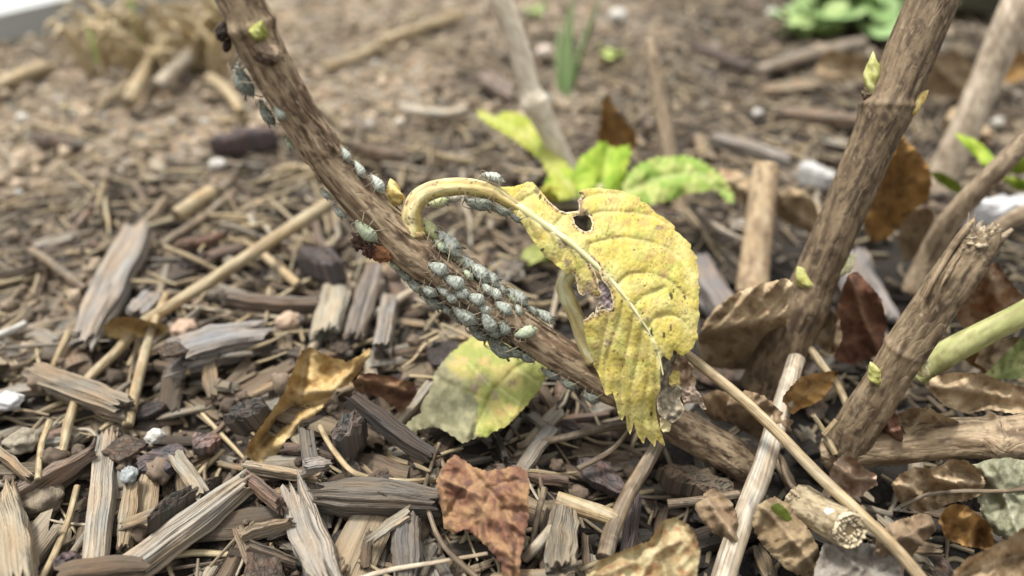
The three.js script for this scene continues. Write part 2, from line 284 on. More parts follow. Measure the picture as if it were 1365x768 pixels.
// ---------- mulch litter: chips, bark and fibres too many to count ----------
const C = { grey: [0.34, 0.30, 0.25], pale: [0.48, 0.41, 0.31], tan: [0.38, 0.29, 0.19], brown: [0.19, 0.135, 0.09], dark: [0.07, 0.052, 0.04], pink: [0.27, 0.185, 0.145], straw: [0.54, 0.43, 0.26], purple: [0.10, 0.078, 0.076], white: [0.62, 0.6, 0.57] };
{
  const r = rng(4242), g = top('mulch'); g.userData.kind = 'stuff'; g.userData.label = 'shredded wood chip and bark mulch covering the ground'; g.userData.category = 'mulch';
  const W = [1, 1, 1];
  const kinds = [
    ...[0, 1, 2, 3, 4, 5].map((k) => ({ name: 'wood_chip', geo: chipGeo(900 + k, 1, [0.28, 0.2, 0.35, 0.16, 0.24, 0.4][k], [0.12, 0.1, 0.1, 0.12, 0.15, 0.09][k], W, { nr: 14, nl: 6, jag: 0.14 }), w: [0.28, 0.2, 0.35, 0.16, 0.24, 0.4][k], h: [0.12, 0.1, 0.1, 0.12, 0.15, 0.09][k], mat: M.wood, k: 'w' })),
    ...[0, 1, 2].map((k) => ({ name: 'bark_flake', geo: flakeGeo(930 + k, 1, [0.7, 0.5, 0.85][k], 0.13, W), w: [0.7, 0.5, 0.85][k], h: 0.13, mat: M.bark, k: 'b' })),
    ...[0, 1, 2].map((k) => ({ name: 'fibre', geo: tubeGeo([V(0, 0, -0.5), V([0.015, -0.06, 0.01][k], 0.012, -0.15), V([-0.012, 0.03, 0.025][k], 0.0, 0.2), V(0.02, 0.02, 0.5)], [0.035, 0.04, 0.03, 0.02], { nl: 10, ring: 6, color: () => W }), w: 0.09, h: 0.06, mat: M.straw, k: 'f' })),
  ];
  for (const q of kinds) { q.m = []; q.c = []; const p = q.geo.attributes.uv; for (let i = 0; i < p.count; i++) p.setXY(i, p.getX(i) * 0.012, p.getY(i) * 0.012); }
  const pickC = (k) => { const a = r(); if (k === 'b') return a < 0.45 ? C.dark : a < 0.7 ? C.purple : a < 0.9 ? C.brown : C.pink; if (k === 'f') return a < 0.5 ? C.straw : a < 0.75 ? C.tan : a < 0.9 ? C.brown : C.pale; return a < 0.2 ? C.grey : a < 0.32 ? C.pale : a < 0.56 ? C.tan : a < 0.8 ? C.brown : a < 0.9 ? C.pink : C.dark; };
  const mat = new THREE.Matrix4(), q = new THREE.Quaternion();
  const N = 26000;
  for (let n = 0; n < N; n++) {
    const far = n < 4000, z = far ? rr(r, -0.5, -0.17) : rr(r, -0.3, 0.0), x = rr(r, -1, 1) * (0.11 + 0.62 * Math.abs(z));
    const big = n / N, kind = kinds[r() < 0.42 ? Math.floor(r() * 6) : r() < 0.34 ? 6 + Math.floor(r() * 3) : 9 + Math.floor(r() * 3)];
    let L = (kind.k === 'b' ? rr(r, 0.0025, 0.0075) : kind.k === 'f' ? (0.004 + 0.02 * r() * r()) : rr(r, 0.003, 0.0115) * (r() < 0.12 ? 1.5 : 1)) * (kind.k === 'f' ? 1 : mix(0.6, 1.05, big));
    const sd = sandAt(x, z); if (kind.k !== 'f' && -z > 0.12) L *= rr(r, 0.45, 0.95); 
    const sx = kind.k === 'f' ? 0.01 / L * rr(r, 0.35, 1.15) : rr(r, 0.45, 1.2), sy = kind.k === 'f' ? sx : rr(r, 0.8, 1.5), yaw = r() * Math.PI * 2, l = lay(x, z, yaw, L, L * kind.w * sx, L * kind.h * sy, 0.5);
    const dz = r() < sd * (L > 0.005 ? 0.92 : 0.45) || (kind.k === 'b' && r() < 0.4) || r() < shadeAt(x, z) * (kind.k === 'w' ? 0.72 : kind.k === 'b' ? 0.5 : 0.4); if (dz) continue;   // thinner litter on the bare patch
    l.mark();
    q.setFromEuler(eul(l.pitch + rr(r, -0.12, 0.12), yaw, rr(r, -0.3, 0.3)));
    mat.compose(V(x, l.y, z), q, V(L * sx, L * sy, L)); kind.m.push(mat.clone());
    const shadeMul = 1 - 0.45 * shadeAt(x, z), c = pickC(kind.k), b = rr(r, mix(0.45, 0.8, sd), 1.42) * shadeMul; const dust = clamp(0.8 * sd + (-z > 0.13 ? 0.3 : 0.06)) * rr(r, 0.2, 1); const cc = mixc([c[0] * b, c[1] * b, c[2] * b], [0.5, 0.405, 0.3], dust); kind.c.push(new THREE.Color().setRGB(...cc));  // litter colour is dimmed too where that shade is painted
  }
  // long dry straws in the back, and crumbs of earth
  for (let n = 0; n < 800; n++) {
    const z = rr(r, -0.36, -0.09), x = n < 900 ? rr(r, -1, 0.15) * (0.1 + 0.62 * -z) : rr(r, -1, 1) * (0.1 + 0.62 * -z), L = 0.007 + 0.026 * r() * r(), kind = kinds[9 + Math.floor(r() * 3)], t = rr(r, 0.006, 0.013) / L * (r() < 0.15 ? 1.8 : 1), yaw = r() * 6.283, l = lay(x, z, yaw, L, 0.001, 0.0008, 0.75); if (r() < shadeAt(x, z)) continue; l.mark();
    q.setFromEuler(eul(l.pitch + rr(r, -0.1, 0.1), yaw, r() * 6)); mat.compose(V(x, l.y + 0.0003, z), q, V(L * t, L * t, L)); kind.m.push(mat.clone()); const b = rr(r, 0.55, 1.15), c = r() < 0.7 ? C.straw : r() < 0.5 ? C.pale : C.brown; kind.c.push(new THREE.Color().setRGB(c[0] * b, c[1] * b, c[2] * b));
  }
  const crumb = { name: 'soil_crumb', geo: lumpGeo(V(0, 0, 0), V(0.5, 0, 0), V(0, 0.4, 0), V(0, 0, 0.5), W, 3, 0.4, 1.7, 2), mat: M.stone, m: [], c: [] }; kinds.push(crumb);
  for (let n = 0; n < 9000; n++) {
    const z = rr(r, -0.36, -0.03), x = rr(r, -1, 1) * (0.1 + 0.62 * -z), s = 0.0006 + 0.0026 * Math.pow(r(), 3), sd = sandAt(x, z); if (r() > 0.35 + sd) continue; const y = hAt(x, z); q.setFromEuler(eul(r() * 6, r() * 6, r() * 6)); mat.compose(V(x, y + s * 0.2, z), q, V(s, s, s)); crumb.m.push(mat.clone());
    const k = r(), b = rr(r, 0.5, 1.25) * (1 - 0.5 * shadeAt(x, z)), c = k < 0.02 ? [0.45, 0.43, 0.39] : mixc([0.12, 0.085, 0.06], [0.44, 0.35, 0.26], clamp(sd + 0.3 * r())); crumb.c.push(new THREE.Color().setRGB(c[0] * b, c[1] * b, c[2] * b)); hRaise(x, z, y + s * 0.4);
  }
  for (const k of kinds) {
    const im = shadows(new THREE.InstancedMesh(k.geo, k.mat, k.m.length)); im.name = k.name; im.userData.kind = 'stuff';
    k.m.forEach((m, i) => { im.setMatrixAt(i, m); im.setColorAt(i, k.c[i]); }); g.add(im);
  }
}
// ---------- woody stems ----------
const gs = (x) => Math.exp(-x * x);
const stemPts = (pts) => ({ P: pts.map(([x, y, d]) => at(x, y, d)), r: pts.map(([x, y, d, r]) => (r * d) / F) });
// brown bark with long tan and dark streaks
const barkColor = (pal, k = 1) => (s) => {
  const X = s.ca * s.r * 900, Y = s.sa * s.r * 900, Z = s.s * 1000, q = s.seed * 13.1;
  const n = fbm(X * 0.75 + q, Y * 0.75, Z * 0.1, 3), f = fbm(X * 2.2 + q, Y * 2.2, Z * 0.42, 3), sp = N3(X * 1.5 + q, Y * 1.5, Z * 0.55 + 50), line = 1 - sstep(0, 0.1, Math.abs(fbm(X * 0.7 + q + 30, Y * 0.7, Z * 0.07, 2)));
  let c = mixc(pal[0], pal[1], sstep(-0.2, 0.28, n + 0.4 * f)); c = mixc(c, pal[2], 0.85 * sstep(0.08, 0.36, -n * 0.6 + 0.6 * fbm(X * 1.2 + q + 9, Y * 1.2, Z * 0.16, 3)));
  c = mixc(c, pal[1], 0.7 * sstep(0.1, 0.3, fbm(X * 0.5 + q + 70, Y * 0.5, Z * 0.33, 3))); c = mixc(c, pal[2], 0.6 * sstep(0.16, 0.34, fbm(X * 0.6 + q + 90, Y * 0.6, Z * 0.45, 3)));
  c = mixc(c, pal[3] ?? [0.5, 0.42, 0.32], 0.5 * sstep(0.66, 0.85, sp) + 0.35 * line * k);
  const g = 1 + 0.3 * f; return [c[0] * g, c[1] * g, c[2] * g];
};
const barkRelief = (amp) => (s) => { const X = s.ca * s.r * 900, Y = s.sa * s.r * 900, Z = s.s * 1000, q = s.seed * 13.1; return amp * (0.8 * fbm(X * 1.0 + q, Y * 1.0, Z * 0.09, 3) + 0.3 * fbm(X * 3 + q, Y * 3, Z * 0.5, 2) + 0.5 * N3(X * 0.25 + q, Y * 0.25, Z * 0.12)); };
const PAL = {
  main: [[0.15, 0.095, 0.057], [0.33, 0.25, 0.165], [0.05, 0.029, 0.017], [0.46, 0.37, 0.25]],
  brown: [[0.1, 0.068, 0.04], [0.18, 0.13, 0.08], [0.045, 0.029, 0.017], [0.28, 0.215, 0.14]],
  grey: [[0.34, 0.27, 0.2], [0.5, 0.42, 0.33], [0.2, 0.15, 0.11], [0.6, 0.53, 0.44]],
  pale: [[0.54, 0.46, 0.35], [0.68, 0.6, 0.48], [0.42, 0.33, 0.24], [0.72, 0.66, 0.57]],
  twig: [[0.21, 0.155, 0.1], [0.33, 0.26, 0.18], [0.12, 0.082, 0.055], [0.42, 0.35, 0.26]],
  straw: [[0.5, 0.385, 0.22], [0.62, 0.5, 0.31], [0.38, 0.27, 0.15], [0.66, 0.56, 0.4]],
  green: [[0.27, 0.29, 0.11], [0.35, 0.36, 0.16], [0.22, 0.2, 0.08], [0.42, 0.4, 0.24]],
};
function stem(name, part, pts, o) {
  const q = stemPts(pts), base = q.P[o.base ?? q.P.length - 1].clone(), g = top(name, base);
  const geo = tubeGeo(q.P, q.r, { nl: o.nl ?? 90, ring: o.ring ?? 36, ref: 'camera', seed: o.seed ?? 1, relief: (s) => barkRelief(o.amp ?? 0.00018)(s) + (o.extra ? o.extra(s) : 0), shift: o.shift, color: o.color ?? barkColor(o.pal ?? PAL.brown), capColor: o.capColor });
  put(part, geo, o.mat ?? M.stem, g); tag(g, o.label, o.category ?? 'stem', o.group);
  g.userData.tube = geo.userData.samples; return { g, tube: geo.userData.samples };
}
// a closed bud of overlapping scales from `base` to `tip`
function budGeo(base, tip, w, ca, cb, seed) {
  const pos = [], uv = [], col = [], idx = [], ax = tip.clone().sub(base), L = ax.length(); ax.normalize();
  const n0 = CAM.clone().sub(base); const N = n0.addScaledVector(ax, -n0.dot(ax)).normalize(), B = ax.clone().cross(N), nl = 18, ring = 16;
  for (let j = 0; j <= nl; j++) for (let i = 0; i <= ring; i++) {
    const t = j / nl, a = ((i % ring) / ring) * 2 * Math.PI, sc = 1 + 0.3 * Math.max(0, Math.sin(a * 2 + t * 7 + seed)) + 0.25 * N3(Math.cos(a) + seed, Math.sin(a), t * 3), r = w * (Math.pow(Math.sin(Math.PI * Math.min(1, t * 0.9 + 0.1)), 0.75) * (1 - 0.35 * t) + 0.02) * sc;
    const p = base.clone().addScaledVector(ax, t * L).addScaledVector(N, Math.cos(a) * r).addScaledVector(B, Math.sin(a) * r); pos.push(p.x, p.y, p.z); uv.push(i / ring, t);
    const c = mixc(ca, cb, sstep(-0.3, 0.5, N3(Math.cos(a) * 2, t * 5 + Math.sin(a), seed) + (t > 0.85 ? 0.6 : 0))), g = (1 + 0.35 * N3(a * 2, t * 9, seed + 4)) * (t < 0.15 ? 0.7 : 1); col.push(c[0] * g, c[1] * g, c[2] * g);
  }
  for (let j = 0; j < nl; j++) for (let i = 0; i < ring; i++) { const a = j * (ring + 1) + i, b = a + ring + 1; idx.push(a, a + 1, b, b, a + 1, b + 1); }
  return geom(pos, idx, uv, col);
}
const BUDY = [[0.3, 0.3, 0.08], [0.44, 0.44, 0.19]], BUDO = [[0.42, 0.29, 0.08], [0.52, 0.43, 0.18]], BUDG = [[0.2, 0.22, 0.04], [0.3, 0.31, 0.08]];
const bud = (parent, x0, y0, x1, y1, d, wpx, pal, seed) => put('bud', budGeo(at(x0, y0, d), at(x1, y1, d - 0.0006), (wpx / 2) * d / F, pal[0], pal[1], seed), M.soft, parent);
// an irregular lump (scar, gall, crust)
function lumpGeo(c, ax, ay, az, color, seed, rough = 0.3, freq = 1.5, detail = 5) {
  const g = mergeVertices(new THREE.IcosahedronGeometry(1, detail).deleteAttribute('uv').deleteAttribute('normal')), p = g.attributes.position, col = [], uv = [];
  for (let i = 0; i < p.count; i++) {
    const v = V(p.getX(i), p.getY(i), p.getZ(i)), n = fbm(v.x * freq + seed, v.y * freq, v.z * freq, 4), k = 1 + rough * n * 1.6;
    const q = c.clone().addScaledVector(ax, v.x * k).addScaledVector(ay, v.y * k).addScaledVector(az, v.z * k); p.setXYZ(i, q.x, q.y, q.z);
    const h = 1 + 0.6 * fbm(v.x * 3 + seed, v.y * 3, v.z * 3 + 9, 3); col.push(color[0] * h, color[1] * h, color[2] * h); uv.push(v.x * 0.4 + 0.5, v.y * 0.4 + v.z * 0.3);
  }
  g.setAttribute('color', new THREE.BufferAttribute(Float32Array.from(col), 3)); g.setAttribute('uv', new THREE.BufferAttribute(Float32Array.from(uv), 2)); g.computeVertexNormals(); return g;
}
const lump = (name, parent, mat, x, y, d, rx, ry, ang, color, seed, rough, freq) => { const s = d / F, ca = Math.cos(ang), sa = Math.sin(ang), a = RI.clone().multiplyScalar(ca).addScaledVector(UP, -sa).multiplyScalar(rx * s), b = RI.clone().multiplyScalar(sa).addScaledVector(UP, ca).multiplyScalar(ry * s); return put(name, lumpGeo(at(x, y, d), a, b, FW.clone().multiplyScalar(-Math.min(rx, ry) * s), color, seed, rough, freq), mat, parent); };

// ---------- the infested shrub stem with its yellow leaf ----------
const MAINP = [[296, -50, 0.0785, 33], [320, 0, 0.080, 32], [346, 60, 0.0825, 32], [384, 130, 0.0855, 29], [438, 213, 0.0895, 28], [503, 288, 0.0925, 30], [560, 343, 0.095, 28], [625, 395, 0.097, 28], [695, 440, 0.099, 27], [765, 484, 0.101, 25], [840, 528, 0.1028, 25], [905, 568, 0.1038, 26], [960, 600, 0.1045, 27], [1000, 625, 0.105, 24]];
for (const p of MAINP) p[3] *= 0.93;
const mainStem = stem('shrub_stem', 'bark', MAINP, {
  nl: 460, ring: 110, seed: 3, pal: PAL.main, amp: 0.0002,
  extra: (s) => 0.0004 * gs((s.t - 0.118) / 0.012) + 0.0003 * gs((s.t - 0.29) / 0.014) * (0.6 + s.ca * 0.4) - 0.00016 * gs((s.t - 0.3) / 0.0025) + 0.0003 * gs((s.t - 0.74) / 0.015) + 0.00035 * Math.exp(-(((s.t - 0.45) / 0.03) ** 2)),
  label: 'bark-covered brown shrub stem slanting across the middle, bearing aphids and the yellow leaf',
});
const MS = mainStem.g, TUBE = mainStem.tube;
bud(MS, 342, 54, 349, 27, 0.0792, 21, BUDG, 2);
lump('leaf_scar', MS, M.stem, 357, 68, 0.0807, 22, 10, 0.5, [0.36, 0.27, 0.19], 5, 0.35, 2.2);
lump('leaf_scar', MS, M.stem, 352, 80, 0.0808, 13, 5, 0.35, [0.09, 0.055, 0.035], 9, 0.4, 2.4);
lump('gall', MS, M.stem, 297, 42, 0.080, 8, 12, 0.3, [0.035, 0.022, 0.016], 12, 0.5, 2.5);
lump('gall', MS, M.stem, 303, 60, 0.081, 5, 8, 0.3, [0.05, 0.03, 0.02], 14, 0.5, 2.5);
lump('gall', MS, M.stem, 508, 338, 0.0925, 16, 11, 0.2, [0.2, 0.085, 0.035], 21, 0.25, 1.6);
lump('crust', MS, M.stem, 482, 322, 0.0927, 12, 11, 0.5, [0.075, 0.036, 0.026], 23, 0.55, 2.6);
lump('crust', MS, M.stem, 492, 333, 0.092, 9, 8, 0.5, [0.1, 0.045, 0.03], 26, 0.7, 2.4);
bud(MS, 531, 274, 520, 238, 0.0922, 21, BUDO, 4);
{ // a torn strip of bark standing off the upper edge
  for (const [k, pts] of [[0, [[395, 135, .0835, 1.2], [425, 165, .0858, 2.2], [452, 203, .0878, 2.6], [472, 232, .0892, 1.4]]], [1, [[470, 232, .089, 1.4], [505, 262, .0905, 3], [540, 290, .0922, 1.6]]], [2, [[512, 290, .0898, 1.2], [555, 322, .0922, 2.4], [585, 350, .0938, 1.2]]], [3, [[640, 388, .0955, 1.2], [690, 412, .097, 2.4], [742, 446, .0985, 1.4]]], [4, [[350, 120, .083, 1], [372, 150, .0843, 2], [400, 195, .0866, 2.2], [425, 240, .0884, 1.2]]]]) {
    const q = stemPts(pts); put('bark_strip', tubeGeo(q.P, q.r, { nl: 40, ring: 8, seed: 40 + k, color: barkColor(PAL.main), relief: barkRelief(0.00008) }), M.stem, MS);
  }
}
// petiole, arching out of the stem into the leaf
const leafD = 0.0925;
const PET = stemPts([[549, 312, 0.0932, 17], [549, 298, 0.0927, 14.5], [548, 284, 0.0922, 13], [556, 266, 0.0921, 12.5], [574, 254, 0.0921, 12], [602, 249, 0.0921, 11.5], [630, 250, 0.0922, 11.5], [655, 256, 0.0926, 10.5], [676, 268, 0.0931, 8.5], [696, 281, 0.0937, 6]]);
const petColor = (s) => { const n = fbm(s.ca * 2, s.sa * 2, s.s * 400, 3), up = s.sa; let c = mixc([0.46, 0.36, 0.12], [0.58, 0.52, 0.28], sstep(-0.3, 0.3, N3(s.a * 1.2, 3, s.s * 60) - 0.5 * up)); c = mixc(c, [0.34, 0.23, 0.11], 0.65 * sstep(-0.05, 0.4, n - 0.25 * up)); const gg = 1 + 0.2 * N3(s.ca * 4, s.sa * 4, s.s * 500); c = [c[0] * gg, c[1] * gg, c[2] * gg]; if (N3(s.ca * 3, s.sa * 3, s.s * 900) > 0.78) c = [0.08, 0.05, 0.03]; return c; };

// yellow leaf: upper surface domed across the midrib, veins sunk, eaten holes, saw-toothed edge
const OUT = [[640, 247], [652, 246], [668, 249], [684, 248.5], [695, 246], [704, 242], [711, 243], [716, 249], [723, 257], [730, 266], [738, 274], [747, 281], [756, 283], [764, 282], [771, 281], [772, 274], [770, 267], [776, 262], [771, 257], [776, 252.5], [785, 251], [797, 250], [801, 251], [815, 252.5], [832, 254.5], [834, 258], [846, 260], [854, 263.5], [853, 268], [862, 271], [870, 279], [874, 284], [885, 290], [893, 296], [900, 302], [899, 307], [906, 312], [915, 320], [922, 327], [921, 332], [926, 338], [930, 343], [928, 349], [931, 357], [932, 366], [930, 374], [933, 384], [931, 392], [932, 403], [931, 412], [933, 420], [931, 430], [929, 441], [931, 451], [926, 457], [924, 463], [917, 470], [909, 475], [903, 470], [898, 466], [896, 474], [893, 481], [889, 478], [884, 474], [881, 478], [880, 500], [880, 519], [876, 527], [874, 535], [875, 554], [878, 565], [881, 574], [884, 585], [888, 596], [880, 590], [875, 586], [873, 597], [868, 590], [861, 582], [858, 592], [850, 581], [845, 564], [840, 580], [836, 571], [834, 551], [829, 562], [824, 551], [817, 523], [809, 528], [805, 521], [802, 511], [796.5, 496.5], [792, 489], [790, 478], [787, 471], [784, 463.6], [781, 452], [779, 440], [777, 427], [784, 424], [788, 418], [791, 416], [794, 421], [797, 414], [806, 412], [811, 414], [816, 411], [817, 405], [816, 398], [814, 389], [809, 380], [803, 374], [800, 366], [798, 357], [794, 350], [788, 349], [788, 355], [792, 360], [795, 367], [797.5, 375], [798, 384], [803, 389], [801, 396], [797, 398], [789, 395], [781, 391], [777, 395], [772, 391], [769, 385], [769, 379], [767, 370], [763, 365], [760, 361], [758, 367], [754, 365], [748, 359], [741, 353], [734, 347.5], [726, 342], [719, 332], [712, 323], [707, 317], [698.6, 301.5], [691, 290], [681, 279], [671, 270], [661, 264], [650, 260], [640, 258]];
const HOLE = [[764, 290], [770, 287], [776, 288], [781, 286], [786.5, 290], [789.5, 297], [787.7, 306], [782, 308.5], [773.6, 306], [767, 299]];
const MID = [[640, 252], [662, 258], [690, 275], [730, 302], [762, 325], [790, 350], [815, 374], [835, 398], [853, 424], [868, 448], [878, 472], [884, 500]];
const vR = [[[772, 290], [800, 283], [845, 284], [870, 289], [890, 300]], [[788, 346], [786, 326], [817, 318], [835, 317], [862, 322], [890, 331], [910, 348], [922, 368]], [[822, 380], [838, 366], [860, 364], [880, 369], [897, 378], [908, 392], [925, 400]], [[843, 410], [858, 396], [873, 389], [886, 384]], [[862, 438], [872, 425], [888, 420], [905, 424], [920, 440]], [[740, 300], [775, 266], [800, 259], [832, 259]], [[690, 272], [705, 262], [716, 258]]];
const vL = [[[700, 284], [705, 300], [712, 318]], [[720, 294], [733, 315], [744, 350]], [[750, 316], [763, 345], [770, 385]], [[775, 337], [790, 372]], [[815, 374], [812, 420], [803, 460], [797, 494]], [[833, 397], [826, 430], [808, 478], [807, 522]], [[846, 414], [841, 445], [829, 500], [829, 556]], [[858, 431], [853, 470], [842, 520], [840, 575]], [[868, 449], [866, 500], [858, 545], [859, 588]], [[876, 470], [874, 530], [870, 560], [873, 593]]];
const side = (x, y) => { let b = 1e9, sg = 1; for (let i = 0; i + 1 < MID.length; i++) { const d = segDist(x, y, MID[i], MID[i + 1]); if (d < b) { b = d; const dx = MID[i + 1][0] - MID[i][0], dy = MID[i + 1][1] - MID[i][1]; sg = dx * (y - MID[i][1]) - dy * (x - MID[i][0]) > 0 ? -1 : 1; } } return [b, sg]; };   // +1: the half towards the upper right
const SPOTS = [[750, 325, 8, 9, 'g'], [756, 351, 6, 8, 'g'], [787, 345, 7, 5, 'g'], [786, 384, 12, 11, 'g'], [720, 318, 6, 4, 't'], [722, 334, 3, 4, 'k'], [895, 394, 2.6, 6, 'k'], [898, 388, 2, 3, 'k'], [913, 397, 2.2, 3.2, 'k'], [905, 383, 3, 1.2, 'k'], [868, 445, 2.6, 6, 'k'], [869, 439, 1.6, 3, 'k'], [885, 446, 2.2, 4, 'k'], [894, 437, 1.6, 4, 'k'], [857, 418, 1.5, 2.2, 'k'], [863, 425, 2, 3.2, 'g'], [810, 457, 5.4, 4.8, 'g'], [810, 458, 3.5, 3, 'p'], [818, 468, 1.6, 2.4, 'k'], [857, 482, 1.6, 3, 'k'], [868, 552, 1.6, 3, 'k'], [829, 539, 1.3, 2.4, 'k'], [823, 526, 1.3, 2.4, 'k'], [829, 394, 1.2, 1.3, 'k'], [829, 402, 1.2, 1.8, 'k'], [772, 258, 5, 3, 'k'], [774, 270, 4, 8, 'g'], [776, 281, 7, 5, 'g'], [716, 254, 3, 7, 'g'], [720, 262, 3, 4, 'k'], [869, 276, 3, 6, 'g'], [820, 268, 8, 6, 't'], [818, 280, 6, 3, 't'], [858, 298, 9, 4, 't'], [878, 304, 6, 5, 'g'], [888, 306, 4, 3, 't'], [835, 297, 4, 2, 't'], [888, 335, 5, 3, 't'], [895, 345, 6, 8, 't'], [885, 365, 7, 8, 't'], [845, 449, 3, 2, 't'], [703, 288, 4, 4, 't'], [800, 300, 3, 5, 't'], [812, 418, 6, 3, 't'], [800, 418, 8, 4, 't'], [846, 333, 1.2, 1.2, 'k'], [860, 381, 1.5, 1, 'k'], [880, 590, 6, 2, 'o'], [840, 502, 1.3, 1.3, 'k']];
const LEAFR = field([{ p: MID, a: -0.12, w: 6 }, ...vR.map((p) => ({ p, a: -0.24, w: 3.6 })), ...vL.map((p) => ({ p, a: -0.2, w: 3.4 }))]);
const leafRelief = (x, y, e) => {
  const [d, s] = side(x, y), v = nearest([...vR, ...vL, MID], x, y);
  let h = LEAFR(x, y) + 0.2 * (1 - Math.exp(-v / 9)) + 0.16 * N3(x * 0.03, y * 0.03, 3) + (s > 0 ? 0.05 : 0.035) * (1 - 2 * Math.abs(N3(x * 0.1, y * 0.1, 7))) - 0.5 * Math.exp(-e / 3) * (s > 0 ? 0.4 : 0.15) + 0.1 * N3(x * 0.05, y * 0.03, 31);
  if (s < 0) h += 0.22 * Math.sin((x - 0.25 * y) * 0.16) * sstep(410, 480, y) * sstep(2, 20, d);            // flutes towards the teeth
  h -= 0.085 * (1 - sstep(0, 0.13, Math.abs(N3(x * 0.12 + 4, y * 0.07, 12)))) * sstep(6, 16, d);              // small cross veins
  return h;
};
const leafDepth = (x, y) => { const [d, s] = side(x, y), t = clamp((y - 250) / 340); const along = 0.0934 - 0.0016 * Math.sin(Math.PI * clamp(t * 1.1)); const q = (d * along) / F; return along + (s > 0 ? 0.42 * q + 28 * q * q : 0.36 * q + 5 * q * q); };
const spotAt = (x, y, list) => { let best = null, m = 0; for (const [cx, cy, rx, ry, k] of list) { if (Math.abs(x - cx) > rx * 2 || Math.abs(y - cy) > ry * 2) continue; const d = Math.hypot((x - cx) / rx, (y - cy) / ry) + 0.45 * N3(x * 0.22, y * 0.22, cx) + 0.2 * N3(x * 0.6, y * 0.6, cy); const w = 1 - sstep(0.72, 1.05, d); if (w > m || (w > 0.5 && k === 'p')) { m = w; best = k; } } return [best, m]; };
const SPOTC = { g: [0.2, 0.14, 0.115], k: [0.035, 0.022, 0.015], t: [0.45, 0.3, 0.13], p: [0.42, 0.3, 0.25], o: [0.45, 0.22, 0.04] };
const eaten = (x, y) => Math.min(polyDist(x, y, HOLE, true), polyDist(x, y, OUT.slice(9, 19), false), polyDist(x, y, OUT.slice(OUT.findIndex((p) => p[0] === 777 && p[1] === 427), OUT.findIndex((p) => p[0] === 760 && p[1] === 361)), false));
const leafColor = (x, y, e) => {
  const [d, s] = side(x, y), v = nearest([...vR, ...vL], x, y), n = fbm(x * 0.018, y * 0.018, 4, 4), f = fbm(x * 0.12, y * 0.12, 8, 3);
  let c = mixc([0.52, 0.44, 0.115], [0.59, 0.53, 0.205], sstep(-0.3, 0.4, n)); c = mixc(c, [0.43, 0.44, 0.13], 0.7 * sstep(0.05, 0.4, fbm(x * 0.022 + 9, y * 0.022, 14, 3) + (x < 760 ? 0.12 : 0) - 0.03 * (s > 0 ? 0 : 1)));
  c = mixc(c, [0.46, 0.33, 0.15], 0.5 * sstep(0.12, 0.42, fbm(x * 0.05, y * 0.05, 21, 3) + (s > 0 && y < 345 ? 0.1 : 0) + (s < 0 && y < 400 ? 0.05 : 0)));
  c = mixc(c, [0.64, 0.58, 0.27], 0.55 * Math.exp(-((v / 1.4) ** 2))); c = mixc(c, [0.66, 0.63, 0.4], 0.75 * Math.exp(-((d / (y < 380 ? 6 : 2.6)) ** 2)));
  const g = 1 + 0.22 * f + 0.1 * N3(x * 0.4, y * 0.4, 2); c = [c[0] * g, c[1] * g, c[2] * g];
  const q = eaten(x, y); if (q < 9) { const m = q + 2.2 * N3(x * 0.2, y * 0.2, 55); c = mixc(c, [0.4, 0.26, 0.13], 0.75 * (1 - sstep(2, 7, m))); if (q < 1.7) c = mixc(c, [0.62, 0.54, 0.38], 0.9); else if (q < 4.5 && N3(x * 0.3, y * 0.3, 61) > 0.2) c = [0.08, 0.05, 0.03]; }
  { const fl = N3(x * 0.3, y * 0.22, 91), w2 = sstep(0.58, 0.72, fl) * sstep(-0.1, 0.3, fbm(x * 0.02, y * 0.02, 92, 2) + 0.15); c = mixc(c, [0.2, 0.11, 0.04], 0.75 * w2); }
  const [k, w] = spotAt(x, y, SPOTS); if (k) c = mixc(c, SPOTC[k], (k === 't' ? 0.55 : 0.93) * w * (k === 'g' ? 0.8 + 0.3 * N3(x * 0.5, y * 0.5, 3) : 1));
  if (y > 560 && e < 2) c = mixc(c, [0.62, 0.5, 0.2], 0.6);
  return [Math.max(0.01, c[0]), Math.max(0.01, c[1]), Math.max(0.01, c[2])];
};
const M_yellow = new THREE.MeshPhysicalMaterial({ vertexColors: true, roughness: 0.85, side: THREE.DoubleSide, bumpMap: fineBump, bumpScale: 0.00006, specularIntensity: 0.3, transmission: 0.18 });
const blade = put('leaf', sheet({ outline: OUT, holes: [HOLE], step: 1.7, depth: leafDepth, relief: leafRelief, color: leafColor, thick: 0.12, ragged: 0.5 }), M_yellow, MS);
put('petiole', tubeGeo(PET.P, PET.r, { nl: 90, ring: 28, ref: 'camera', seed: 5, color: petColor,  relief: (s) => -0.00022 * gs(((s.a > Math.PI ? s.a - 2 * Math.PI : s.a) + 0.5) / 0.35) + 0.00005 * N3(s.ca * 2, s.sa * 2, s.s * 300) }), M.petiole, blade);
